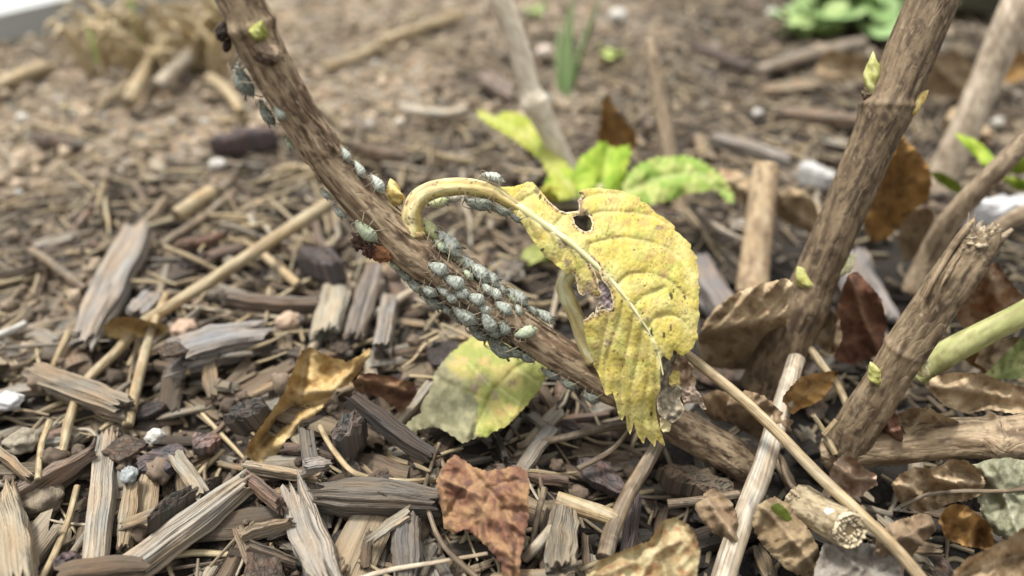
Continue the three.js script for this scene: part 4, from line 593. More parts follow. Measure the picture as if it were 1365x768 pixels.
chip('wood_chip', 520, 392, 510, 470, 30, 3, [0.38, 0.33, 0.28], 'blurred grey chip standing left below the aphid cluster');
chip('wood_chip', 500, 360, 470, 450, 34, 3, [0.3, 0.25, 0.21], 'blurred brown-grey chip right of the cream chip');
chip('bark_piece', 440, 600, 490, 560, 60, 5, [0.2, 0.165, 0.145], 'crumbly grey-brown lump right of the ochre leaf', B);
chip('wood_chip', 470, 560, 580, 620, 28, 3, [0.13, 0.105, 0.09], 'dark chip below the yellow-green fallen leaf');
chip('wood_chip', 700, 740, 690, 700, 16, 2, [0.5, 0.42, 0.3], 'small pale chip hidden behind the red-brown leaf tip');
chip('bark_piece', 275, 180, 372, 184, 34, 5, [0.17, 0.125, 0.125], 'smooth purplish-brown bark piece left of the upper stem', { ...B, smooth: true });
chip('bark_piece', 30, 175, 110, 190, 24, 3, [0.26, 0.2, 0.16], 'blurred brown bark strip at the far left', B);
chip('wood_chip', 540, 205, 470, 200, 22, 3, [0.3, 0.22, 0.16], 'blurred brown chip in the background right of the stem');
chip('bark_piece', 640, 95, 688, 128, 42, 3, [0.36, 0.28, 0.23], 'blurred pinkish tan flake behind the pale cane', B);
chip('wood_chip', 950, 180, 1052, 205, 28, 3, [0.42, 0.37, 0.32], 'blurred long grey chip in the background left of the tall stem');
chip('wood_chip', 1045, 150, 1145, 165, 26, 3, [0.34, 0.25, 0.18], 'blurred brown chip behind the tall right-hand stem');
chip('bark_piece', 1010, 108, 1100, 112, 42, 2, [0.45, 0.34, 0.23], 'blurred tan leaf-like flake in the upper right background', B);
chip('wood_chip', 925, 60, 1000, 82, 22, 3, [0.16, 0.12, 0.1], 'blurred dark chip in the upper background');
chip('wood_chip', 930, 330, 985, 400, 50, 4, [0.3, 0.26, 0.24], 'blurred grey chip right of the yellow leaf');
chip('wood_chip', 1140, 320, 1190, 400, 52, 4, [0.38, 0.34, 0.32], 'blurred grey chip behind the tall stem, beside the tan leaf');
chip('wood_chip', 1150, 400, 1200, 440, 40, 3, [0.36, 0.3, 0.26], 'blurred greyish chip left of the broken stub');
chip('bark_piece', 880, 610, 985, 640, 52, 4, [0.2, 0.15, 0.105], 'brown bark piece lying beside the foot of the aphid stem', B);
chip('wood_chip', 850, 640, 835, 740, 30, 3, [0.13, 0.1, 0.095], 'dark purplish chip at the bottom, left of the pale green curled leaf');
// pebbles
function pebble(x, y, w, h, color, label, name = 'pebble', rough = 0.22) {
  let p = gnd(x, y, 0.004); for (let k = 0; k < 3; k++) p = gnd(x, y, Math.max(0, hAt(p.x, p.z)) + 0.001);
  const dq = p.clone().sub(CAM).dot(FW), s = dq / F, bl = Math.max(0, (3.3 * (dq - 0.0945)) / dq * 10.5 * 0.6), a = (Math.max(w * 0.5, w - bl) / 2) * s, b = (Math.max(h * 0.5, h - bl) / 2) * s; p.y += b * 0.1;
  const g = lumpGeo(V(0, 0, 0), V(a, 0, 0), V(0, Math.min(a, b) * 0.85, 0), V(0, 0, Math.max(b, a * 0.7)), color, x * 0.37, rough, 1.2);
  const m = shadows(new THREE.Mesh(g, M.stone)); m.name = numbered(name); m.position.copy(p); m.rotation.y = x * 0.01; scene.add(m); hRaise(p.x, p.z, p.y + a * 0.6); return tag(m, label, name);
}
const WH = [0.56, 0.55, 0.53];
pebble(12, 536, 38, 30, [0.56, 0.56, 0.58], 'smooth white pebble at the left edge');
pebble(493, 165, 22, 19, WH, 'small bright white pebble in the background above the petiole');
pebble(533, 163, 22, 26, [0.58, 0.53, 0.45], 'pale tan pebble just right of the bright white pebble');
pebble(273, 162, 22, 16, [0.52, 0.51, 0.48], 'small white pebble above the purplish bark piece');
pebble(291, 219, 34, 24, [0.52, 0.51, 0.48], 'white pebble below the purplish bark piece');
pebble(726, 70, 40, 32, [0.48, 0.41, 0.36], 'pinkish white pebble right of the pale cane');
pebble(823, 22, 34, 40, [0.52, 0.51, 0.48], 'large white pebble at the top behind the green blades');
chip('pale_flake', 1062, 222, 1112, 248, 40, 4, [0.4, 0.4, 0.4], 'pale whitish flake left of the tall right-hand stem', { kind: 'b', mat: M.stone, category: 'flake' });
pebble(1030, 18, 30, 28, [0.52, 0.51, 0.48], 'blurred white pebble at the top beside the green seedlings');
chip('pale_flake', 1276, 284, 1390, 270, 46, 5, [0.5, 0.5, 0.52], 'large flat pale stone at the right edge behind the broken stub', { kind: 'b', mat: M.stone, category: 'stone' });
pebble(172, 634, 27, 22, [0.3, 0.33, 0.34], 'small blue-grey pebble on the left of the purple-grey flake');
pebble(206, 583, 22, 26, [0.52, 0.51, 0.48], 'small pale pebble above the purple-grey flake');
pebble(30, 590, 46, 36, [0.25, 0.22, 0.17], 'crumbly brown soil lump near the left edge', 'soil_lump', 0.3);
pebble(52, 672, 60, 46, [0.19, 0.155, 0.115], 'crumbly brown soil lump at the lower left beside the thin straw', 'soil_lump', 0.35);
pebble(246, 440, 34, 40, [0.46, 0.33, 0.25], 'pinkish tan pebble above the thick grey block');
pebble(384, 430, 36, 32, [0.42, 0.31, 0.23], 'small tan pebble left of the cream chip');
pebble(25, 262 - 5, 20, 16, [0.52, 0.51, 0.48], 'tiny pale pebble at the left edge in the middle distance');
pebble(97, 150, 14, 14, [0.52, 0.51, 0.48], 'tiny white pebble in the left background');
pebble(1010, 150, 26, 18, [0.6, 0.58, 0.56], 'blurred pale pebble in the background right of the thin cane');
pebble(902, 560, 15, 13, [0.5, 0.53, 0.55], 'tiny grey pebble beside the torn leaf rim');
pebble(783, 520, 13, 11, [0.36, 0.38, 0.38], 'tiny grey pebble in the shade left of the yellow leaf');
// ---------- fallen and dry leaves, sprout and weeds ----------
const rag = (pal, k, o = {}) => (x, y, e) => { // mottled dry-leaf colour, veins paler
  let c = mixc(pal[0], pal[1], sstep(-0.3, 0.35, fbm(x * 0.03 + k, y * 0.03, k, 4))); c = mixc(c, pal[2], 0.8 * sstep(0.1, 0.4, fbm(x * 0.05 + k * 3, y * 0.05, k + 5, 3)));
  if (o.veins) c = mixc(c, pal[3] ?? pal[1], 0.6 * gs(nearest(o.veins, x, y) / 2.2)); const g = 1 + 0.3 * fbm(x * 0.2, y * 0.2, k + 9, 2); return [c[0] * g, c[1] * g, c[2] * g];
};
const crumple = (amp, k, f = 0.035) => { const ca = Math.cos(k * 1.7), sa = Math.sin(k * 1.7); return (x, y) => { const u = (x * ca + y * sa) * f, v = (y * ca - x * sa) * f; return amp * (0.9 * N3(u * 0.5 + k, v * 0.28, k) + 0.55 * (1 - 2.4 * Math.abs(N3(u * 0.55, v * 0.3, k + 3))) + 0.22 * (1 - 2.4 * Math.abs(N3(u * 1.3, v * 0.9, k + 8))) + 0.07 * fbm(u * 3, v * 3, k, 2)); }; };
// plane: three [x, y, height mm]; lines: creases; curl: the rim's turn in mm (+ towards the lens)
function dryLeaf(o) {
  const pd = planeDepth(o.plane), fl = field(o.lines ?? []), cr = crumple(o.crumple ?? 0.8, o.k, o.f), veins = o.veins ?? (o.lines ?? []).map((l) => l.p);
  const geo = sheet({ outline: o.out, holes: o.holes, step: o.step ?? 3, depth: pd, relief: (x, y, e) => cr(x, y) + fl(x, y) + (o.curl ?? 0) * Math.exp(-e / (o.curlW ?? 6)) + (o.ribs ? o.ribs(x, y) : 0), color: o.color ?? rag(o.pal, o.k, { veins }), thick: o.thick ?? 0.15, ragged: o.ragged ?? 1.4 });
  if (o.parent) return put(o.name, geo, o.mat ?? M.dryleaf, o.parent);
  const m = put(o.name, geo, o.mat ?? M.dryleaf, scene, geo.userData.cen.clone()); return tag(m, o.label, o.category ?? 'leaf', o.group);
}
const serr = (out, px, amp) => { const r = []; for (let i = 0; i < out.length; i++) { const a = out[i], b = out[(i + 1) % out.length], l = Math.hypot(b[0] - a[0], b[1] - a[1]), n = Math.max(1, Math.round(l / px)); for (let k = 0; k < n; k++) { const t = k / n, x = mix(a[0], b[0], t), y = mix(a[1], b[1], t), nx = (b[1] - a[1]) / l, ny = -(b[0] - a[0]) / l; r.push([x + nx * amp, y + ny * amp], [mix(a[0], b[0], t + 0.6 / n) - nx * amp * 0.6, mix(a[1], b[1], t + 0.6 / n) - ny * amp * 0.6]); } } return r; };
const L = { brown: [[0.19, 0.13, 0.08], [0.3, 0.22, 0.14], [0.11, 0.075, 0.045], [0.34, 0.26, 0.18]],
  ochre: [[0.4, 0.26, 0.1], [0.52, 0.39, 0.19], [0.26, 0.145, 0.055], [0.56, 0.45, 0.27]], red: [[0.19, 0.095, 0.062], [0.29, 0.175, 0.095], [0.11, 0.06, 0.05], [0.34, 0.22, 0.13]],
  tan: [[0.35, 0.255, 0.155], [0.5, 0.395, 0.26], [0.21, 0.135, 0.08], [0.54, 0.44, 0.31]], orange: [[0.3, 0.17, 0.06], [0.44, 0.26, 0.09], [0.16, 0.09, 0.04], [0.44, 0.3, 0.14]],
  dark: [[0.15, 0.07, 0.045], [0.22, 0.11, 0.07], [0.08, 0.04, 0.03], [0.28, 0.18, 0.12]], grey: [[0.2, 0.175, 0.15], [0.28, 0.26, 0.23], [0.12, 0.1, 0.085], [0.33, 0.3, 0.26]], gg: [[0.22, 0.225, 0.15], [0.32, 0.32, 0.23], [0.13, 0.125, 0.08], [0.38, 0.37, 0.28]],
};
dryLeaf({ name: 'dry_leaf', label: 'ochre curled dry leaf lying on the mulch left of centre', k: 3, pal: L.ochre, crumple: 1.0, curl: 0.8, step: 2.5, plane: [[330, 605, 3], [420, 470, 11], [490, 470, 8]],
  out: [[325, 604], [332, 590], [345, 572], [362, 548], [378, 525], [386, 505], [396, 480], [402, 468], [415, 463], [430, 472], [462, 482], [480, 474], [492, 464], [494, 474], [482, 492], [466, 512], [450, 518], [442, 528], [428, 545], [418, 556], [400, 575], [382, 586], [372, 602], [362, 616], [350, 618], [336, 614]], lines: [{ p: [[335, 608], [372, 560], [400, 522], [408, 470]], a: -2.2, w: 9 }, { p: [[350, 588], [395, 545], [442, 530]], a: -1.6, w: 7 }, { p: [[395, 524], [440, 522], [488, 475]], a: 1.6, w: 8 }, { p: [[372, 595], [400, 560], [430, 540]], a: 1.6, w: 8 }] });
dryLeaf({ name: 'dry_leaf', label: 'red-brown wrinkled dry leaf at the bottom centre', k: 7, pal: L.red, crumple: 1.1, curl: -0.8, f: 0.045, step: 2.2, plane: [[600, 640, 6], [690, 640, 9], [680, 770, 5]],
  out: [[582, 640], [588, 626], [596, 614], [606, 606], [616, 612], [630, 622], [650, 628], [668, 625], [690, 621], [702, 628], [706, 645], [704, 668], [705, 690], [698, 720], [694, 745], [692, 790], [672, 790], [668, 752], [655, 735], [642, 722], [630, 712], [618, 706], [604, 712], [592, 704], [590, 685], [584, 665]], lines: [{ p: [[606, 610], [640, 640], [668, 672], [690, 720], [686, 785]], a: -1.0, w: 5 }, { p: [[640, 640], [612, 662], [594, 690]], a: -0.7, w: 4 }, { p: [[655, 655], [640, 690], [640, 715]], a: -0.6, w: 4 }, { p: [[650, 650], [690, 640]], a: -0.7, w: 4 }, { p: [[672, 680], [700, 680]], a: -0.6, w: 4 }, { p: [[600, 640], [630, 655], [640, 660]], a: 0.8, w: 8 }] });
// yellow-green fallen leaf with a grey withered patch
{
  const veins = [[[718, 476], [690, 490], [660, 520], [640, 560], [630, 586]], [[690, 490], [672, 465]], [[660, 520], [620, 480]], [[650, 535], [590, 510]], [[690, 492], [715, 510]], [[664, 516], [694, 540]], [[648, 540], [664, 565]]];
  const sp = [[643, 505, 10, 8, 'g'], [632, 516, 8, 9, 'g'], [645, 482, 9, 6, 't'], [683, 511, 6, 5, 'g'], [660, 527, 6, 7, 'g'], [617, 480, 9, 6, 't'], [680, 543, 4, 4, 't'], [668, 550, 6, 5, 't'], [608, 484, 6, 4, 't']];
  dryLeaf({ name: 'fallen_leaf', mat: new THREE.MeshPhysicalMaterial({ vertexColors: true, roughness: 0.7, side: THREE.DoubleSide, bumpMap: fineBump, bumpScale: 0.00006, transmission: 0.12 }), label: 'yellow-green leaf with a grey withered corner, lying under the aphid stem', k: 11, crumple: 0.7, curl: -0.6, step: 2.5, plane: [[700, 470, 9], [610, 470, 7], [600, 590, 5]],
    out: [[534, 573], [542, 565], [552, 556], [561, 551], [562, 538], [570, 525], [576, 512], [580, 496], [590, 482], [601, 471], [617, 457], [632, 448], [655, 452], [676, 460], [700, 464], [720, 470], [732, 484], [730, 500], [717, 523], [701, 542], [686, 558], [676, 568], [655, 577], [650, 584], [636, 583], [617, 592], [610, 586], [601, 581], [590, 573], [572, 569], [557, 574], [542, 584]], lines: veins.map((p, i) => ({ p, a: i ? -0.4 : -0.8, w: 5 })).concat([{ p: [[580, 500], [610, 530], [640, 540]], a: -0.8, w: 10 }]),
    color: (x, y, e) => {
      let c = mixc([0.26, 0.285, 0.065], [0.4, 0.35, 0.11], sstep(-0.2, 0.25, fbm(x * 0.02, y * 0.02, 3, 3) + (700 - x) * 0.0028 - 0.12)); c = mixc(c, [0.45, 0.44, 0.2], 0.5 * gs(nearest(veins, x, y) / 2));
      const [k, w] = spotAt(x, y, sp); if (k) c = mixc(c, SPOTC[k], 0.7 * w);
      const wz = sstep(-8, 8, 0.78 * (640 - x) + 0.62 * (y - 512) - Math.max(0, y - 560) * 0 - 14 + 16 * fbm(x * 0.03, y * 0.03, 9, 3)) * (x < 636 + 6 * N3(y * 0.05, 3, 3) ? 1 : 0); c = mixc(c, mixc([0.15, 0.145, 0.085], [0.28, 0.265, 0.165], sstep(-0.3, 0.4, fbm(x * 0.05, y * 0.05, 15, 3))), 0.9 * wz);
      const g = 1 + 0.25 * fbm(x * 0.15, y * 0.15, 19, 2); return [c[0] * g, c[1] * g, c[2] * g];
    } });
}
dryLeaf({ name: 'dry_leaf', label: 'brown dry leaf with a pale green patch at the bottom, left of the broad stalk', k: 13, pal: [[0.32, 0.23, 0.12], [0.46, 0.4, 0.24], [0.28, 0.14, 0.07], [0.5, 0.42, 0.26]], crumple: 1.1, curl: 1.2, curlW: 5, step: 2.6, plane: [[790, 760, 3], [900, 700, 8], [920, 775, 5]], out: [[776, 790], [782, 766], [798, 748], [820, 738], [845, 728], [866, 722], [874, 708], [884, 694], [900, 690], [916, 698], [928, 714], [934, 736], [930, 760], [926, 790]], lines: [{ p: [[780, 775], [850, 748], [905, 720]], a: 1.2, w: 8 }, { p: [[880, 700], [876, 730], [890, 770]], a: -1.4, w: 8 }] });
// the curled leaves around the right-hand stems
dryLeaf({ name: 'dry_leaf', label: 'ribbed tan leaf curled over, right of the yellow leaf and left of the tall stem', k: 17, pal: L.tan, crumple: 0.9, curl: -1.2, step: 2.6, plane: [[940, 480, 3], [950, 420, 13], [1050, 400, 16]], out: [[930, 470], [932, 448], [938, 432], [952, 412], [972, 396], [996, 384], [1022, 376], [1048, 371], [1060, 380], [1056, 400], [1050, 425], [1042, 452], [1030, 475], [1010, 488], [985, 494], [960, 492], [940, 486]],
  ribs: (x, y) => 0.4 * Math.sin((x + 0.9 * y) * 0.28) * sstep(455, 415, y - (x - 960) * 0.1) - 3.2 * sstep(-4, 10, y - (446 - (x - 930) * 0.12)), lines: [{ p: [[935, 445], [980, 432], [1045, 420]], a: 1.6, w: 10 }] });
dryLeaf({ name: 'dry_leaf', label: 'big orange-brown dry leaf standing behind the tall stem', k: 19, pal: L.orange, crumple: 1.4, curl: -1, step: 3, plane: [[1160, 320, 4], [1230, 320, 6], [1210, 190, 26]], out: [[1160, 322], [1150, 300], [1152, 270], [1168, 240], [1180, 215], [1192, 195], [1203, 178], [1210, 190], [1224, 202], [1238, 220], [1243, 245], [1236, 268], [1220, 280], [1205, 296], [1190, 312], [1175, 322]], lines: [{ p: [[1205, 182], [1198, 230], [1180, 290]], a: -2, w: 12 }] });
dryLeaf({ name: 'dry_leaf', label: 'small pale tan leaf below the big orange-brown leaf', k: 23, pal: L.tan, crumple: 1, curl: 1, step: 3, plane: [[1200, 330, 3], [1245, 330, 4], [1225, 280, 14]], out: [[1196, 318], [1204, 296], [1218, 280], [1238, 276], [1246, 290], [1244, 310], [1236, 330], [1222, 344], [1206, 350], [1200, 338]], lines: [{ p: [[1232, 280], [1222, 342]], a: -1, w: 6 }] });
dryLeaf({ name: 'dry_leaf', label: 'dark red-brown folded leaf between the tall stem and the broken stub', k: 29, pal: L.dark, crumple: 1.3, curl: 0.6, step: 3, plane: [[1120, 480, 3], [1180, 470, 4], [1140, 380, 16]], out: [[1108, 470], [1112, 430], [1120, 395], [1130, 366], [1142, 362], [1160, 380], [1176, 400], [1182, 430], [1178, 460], [1168, 476], [1140, 486], [1118, 484]], lines: [{ p: [[1134, 368], [1150, 420], [1172, 470]], a: 1.8, w: 8 }] });
dryLeaf({ name: 'dry_leaf', label: 'small buff curled leaf standing at the top, behind the sprout', k: 31, pal: L.orange, crumple: 1.6, curl: 1, step: 3, plane: [[800, 190, 3], [850, 195, 4], [812, 128, 16]], out: [[796, 190], [800, 160], [804, 132], [810, 124], [818, 140], [832, 158], [848, 176], [850, 196], [835, 204], [812, 200]], lines: [{ p: [[808, 128], [820, 165], [838, 198]], a: 1.8, w: 7 }] });
dryLeaf({ name: 'dry_leaf', label: 'pale tan curled leaf left of the tall stem, beyond the broken cane', k: 37, pal: L.tan, crumple: 1.2, curl: -1, step: 3, plane: [[1040, 300, 3], [1090, 310, 3], [1060, 255, 12]], out: [[1036, 262], [1052, 250], [1072, 254], [1086, 268], [1094, 290], [1100, 312], [1088, 318], [1072, 306], [1056, 300], [1040, 292], [1030, 278]], lines: [{ p: [[1040, 270], [1090, 308]], a: 1, w: 7 }] });
dryLeaf({ name: 'dry_leaf', label: 'orange-brown dry leaf below the broken stub top, at the right edge', k: 41, pal: [[0.3, 0.16, 0.08], [0.46, 0.34, 0.24], [0.2, 0.09, 0.05], [0.5, 0.4, 0.3]], crumple: 1.5, curl: 1, step: 3, plane: [[1290, 420, 8], [1370, 420, 8], [1330, 350, 20]], out: [[1272, 420], [1280, 395], [1296, 372], [1312, 352], [1330, 350], [1344, 372], [1360, 392], [1385, 400], [1385, 440], [1350, 436], [1325, 445], [1300, 440], [1284, 438]], lines: [{ p: [[1316, 356], [1330, 400], [1365, 430]], a: 1.5, w: 9 }] });
dryLeaf({ name: 'dry_leaf', label: 'brown leaf lying over the right end of the green stem', k: 43, pal: L.tan, crumple: 1.5, curl: 1, step: 3, plane: [[1260, 540, 6], [1375, 540, 8], [1320, 490, 12]], out: [[1232, 512], [1250, 500], [1280, 496], [1310, 498], [1340, 510], [1385, 520], [1385, 548], [1350, 552], [1318, 545], [1290, 552], [1262, 542], [1246, 530]], lines: [{ p: [[1240, 512], [1300, 522], [1380, 535]], a: 1.4, w: 8 }] });
dryLeaf({ name: 'dry_leaf', label: 'small curled pinkish tan leaf above the cut stub', k: 47, pal: [[0.33, 0.22, 0.15], [0.48, 0.36, 0.27], [0.22, 0.13, 0.08], [0.5, 0.4, 0.3]], crumple: 1.3, curl: 1.2, step: 2, plane: [[1110, 650, 5], [1165, 640, 6], [1130, 612, 10]], out: [[1106, 632], [1112, 616], [1124, 606], [1140, 612], [1152, 624], [1168, 632], [1170, 646], [1158, 652], [1150, 662], [1132, 664], [1116, 660], [1104, 650]], lines: [{ p: [[1112, 620], [1138, 638], [1166, 640]], a: 1.2, w: 6 }] });
dryLeaf({ name: 'dry_leaf', label: 'wrinkled tan leaf under the level branch, lower right', k: 53, pal: L.tan, crumple: 1.7, curl: 1.2, f: 0.05, step: 2.3, plane: [[1200, 670, 4], [1310, 640, 6], [1250, 615, 10]], out: [[1188, 646], [1200, 632], [1220, 622], [1246, 624], [1268, 612], [1288, 614], [1306, 626], [1314, 644], [1306, 660], [1290, 668], [1268, 670], [1250, 680], [1228, 684], [1212, 676], [1196, 668]], lines: [{ p: [[1194, 650], [1240, 640], [1310, 644]], a: 1.3, w: 7 }, { p: [[1230, 626], [1245, 676]], a: -1.4, w: 6 }] });
dryLeaf({ name: 'dry_leaf', label: 'grey-green dead leaf at the lower right edge', k: 59, pal: L.gg, crumple: 1.3, curl: -1, step: 2.6, plane: [[1310, 700, 3], [1375, 690, 4], [1340, 620, 8]], out: [[1296, 620], [1318, 612], [1345, 610], [1385, 618], [1385, 716], [1350, 722], [1326, 712], [1310, 690], [1302, 660]], lines: [{ p: [[1310, 622], [1340, 665], [1360, 715]], a: 1.2, w: 7 }] });
dryLeaf({ name: 'dry_leaf', label: 'brown leaf with a rolled rim in the bottom right corner', k: 61, pal: L.tan, crumple: 1.2, curl: 2.2, curlW: 7, step: 2.4, plane: [[1270, 775, 3], [1380, 770, 5], [1350, 710, 8]], out: [[1264, 790], [1272, 762], [1290, 744], [1316, 732], [1342, 718], [1362, 704], [1390, 700], [1390, 790]], lines: [{ p: [[1280, 765], [1330, 748], [1385, 735]], a: -1.4, w: 9 }], });
dryLeaf({ name: 'dry_leaf', label: 'mottled grey dead leaf below the cut stub', k: 67, pal: L.grey, crumple: 0.8, step: 2.4, plane: [[1080, 770, 2], [1190, 760, 3], [1110, 710, 4]], out: [[1078, 790], [1088, 752], [1096, 730], [1104, 716], [1130, 722], [1158, 724], [1180, 730], [1196, 742], [1204, 765], [1200, 790]], lines: [{ p: [[1100, 722], [1150, 760]], a: 0.7, w: 6 }] });
dryLeaf({ name: 'dry_leaf', label: 'dark brown ribbed leaf behind the broad pale stalk at the bottom', k: 71, pal: [[0.2, 0.145, 0.085], [0.3, 0.23, 0.14], [0.12, 0.08, 0.05], [0.34, 0.26, 0.17]], crumple: 1.2, curl: -1, step: 2.6, plane: [[1000, 760, 2], [1090, 750, 2], [1050, 670, 6]], out: [[1010, 672], [1032, 662], [1052, 672], [1068, 690], [1082, 712], [1096, 740], [1098, 764], [1076, 772], [1050, 760], [1030, 742], [1012, 722], [1002, 698]], lines: [{ p: [[1018, 676], [1050, 710], [1090, 760]], a: 1, w: 6 }] });
dryLeaf({ name: 'dry_leaf', label: 'reddish brown crumpled scrap right of the ochre leaf', k: 73, pal: L.red, crumple: 1.6, curl: 1, step: 2.5, plane: [[470, 530, 4], [550, 530, 4], [510, 495, 9]], out: [[470, 510], [480, 498], [505, 498], [530, 504], [552, 510], [556, 524], [546, 540], [534, 552], [526, 544], [512, 532], [492, 526], [476, 524]], lines: [{ p: [[478, 506], [540, 520]], a: 1.4, w: 6 }] });
dryLeaf({ name: 'dry_leaf', label: 'yellowish leaf scrap under the crossing straws at the left', k: 79, pal: L.ochre, crumple: 1.2, curl: 1, step: 3, plane: [[140, 445, 3], [190, 445, 3], [165, 425, 7]], out: [[136, 436], [150, 424], [175, 422], [205, 430], [226, 434], [220, 446], [190, 450], [160, 452], [142, 448]] });
dryLeaf({ name: 'dry_leaf', label: 'brown scrap of leaf behind the yellow leaf at its right edge', k: 83, pal: [[0.24, 0.16, 0.09], [0.36, 0.26, 0.16], [0.14, 0.09, 0.05]], crumple: 1, curl: -1, step: 3, plane: [[930, 560, 2], [985, 560, 2], [955, 520, 7]], out: [[935, 530], [950, 520], [972, 522], [986, 534], [984, 552], [968, 562], [948, 560], [938, 548]] });
dryLeaf({ name: 'dry_leaf', label: 'tan dry leaf in the right background above the white stone', k: 89, pal: L.tan, crumple: 1.2, curl: 1, step: 3, plane: [[1235, 125, 3], [1300, 120, 3], [1265, 70, 14]], out: [[1226, 122], [1232, 96], [1248, 74], [1270, 66], [1290, 78], [1304, 100], [1300, 122], [1276, 130], [1250, 130]], lines: [{ p: [[1240, 80], [1285, 120]], a: 1.2, w: 8 }] });

// more dry leaves round the stem bases: [centre x, y, half length px, half width px, turn, rise mm, palette, label]
[[1012, 556, 46, 26, 0.4, 7, 'brown', 'tan curled leaf between the straws at the foot of the tall stem'], [1078, 520, 38, 20, -0.6, 9, 'orange', 'orange-brown leaf curl at the foot of the tall stem'], [960, 690, 40, 24, 0.9, 4, 'brown', 'brown leaf left of the broad pale stalk, near the bottom'], [1240, 566, 44, 20, 0.15, 8, 'tan', 'pale tan leaf just above the level branch'], [1206, 716, 42, 26, -0.5, 5, 'brown', 'dull brown leaf right of the long round straw, near the bottom'], [1290, 705, 40, 24, 0.5, 6, 'orange', 'orange-brown leaf under the thin dark stalk, lower right'], [1180, 560, 34, 18, 1.0, 8, 'dark', 'dark curled leaf behind the broken stub base'], [1340, 350 + 120, 40, 20, -0.3, 9, 'tan', 'buff leaf under the green cane at the right edge'], [1300, 470, 32, 18, 0.8, 9, 'orange', 'small orange-brown leaf beneath the green cane'], [1100, 440, 30, 22, 1.2, 9, 'tan', 'pale leaf edge right behind the tall stem'], [1290, 170, 34, 22, 0.4, 8, 'tan', 'blurred tan leaf behind the pale grey cane'], [1130, 90, 44, 20, 0.1, 7, 'tan', 'blurred tan leaf left of the tall stem top'], [985, 250, 32, 18, 0.5, 5, 'tan', 'blurred tan leaf left of the broken cane'], [1350, 90, 36, 20, -0.3, 7, 'orange', 'blurred brown leaf right of the pale grey cane']].forEach(([cx, cy, a, b, t, h, pal, label], i) => {
  const out = [], sd = 300 + i * 7; for (let k = 0; k < 22; k++) { const q = (k / 22) * 6.283, c = Math.cos(q), s = Math.sin(q), ra = 1 + 0.16 * N3(c * 1.5, s * 1.5, sd) + 0.07 * N3(c * 5, s * 5, sd), u = a * c * ra * (1 + 0.15 * Math.max(0, c)), v = b * s * ra * (1 - 0.25 * c); out.push([cx + u * Math.cos(t) - v * Math.sin(t), cy + u * Math.sin(t) + v * Math.cos(t)]); }
  const e = (s) => [cx + a * s * Math.cos(t), cy + a * s * Math.sin(t)];
  dryLeaf({ name: 'dry_leaf', label, k: sd * 0.37, pal: L[pal], crumple: 2.0, curl: 1.6 * (i % 2 ? 1 : -1), curlW: 7, step: 3, plane: [[...e(-1), h], [...e(1), h * 0.7], [cx - b * Math.sin(t) * 1, cy + b * Math.cos(t), Math.max(2, h - 5)]], out, lines: [{ p: [e(-1), e(-0.2), e(1)], a: i % 2 ? -1.6 : 1.6, w: 8 }, { p: [e(-0.5), [cx + b * Math.sin(t), cy - b * Math.cos(t)]], a: 0.8, w: 5 }, { p: [e(0.1), [cx - b * Math.sin(t) * 0.8 + a * 0.4 * Math.cos(t), cy + b * Math.cos(t) * 0.8 + a * 0.4 * Math.sin(t)]], a: 0.8, w: 5 }] });
});

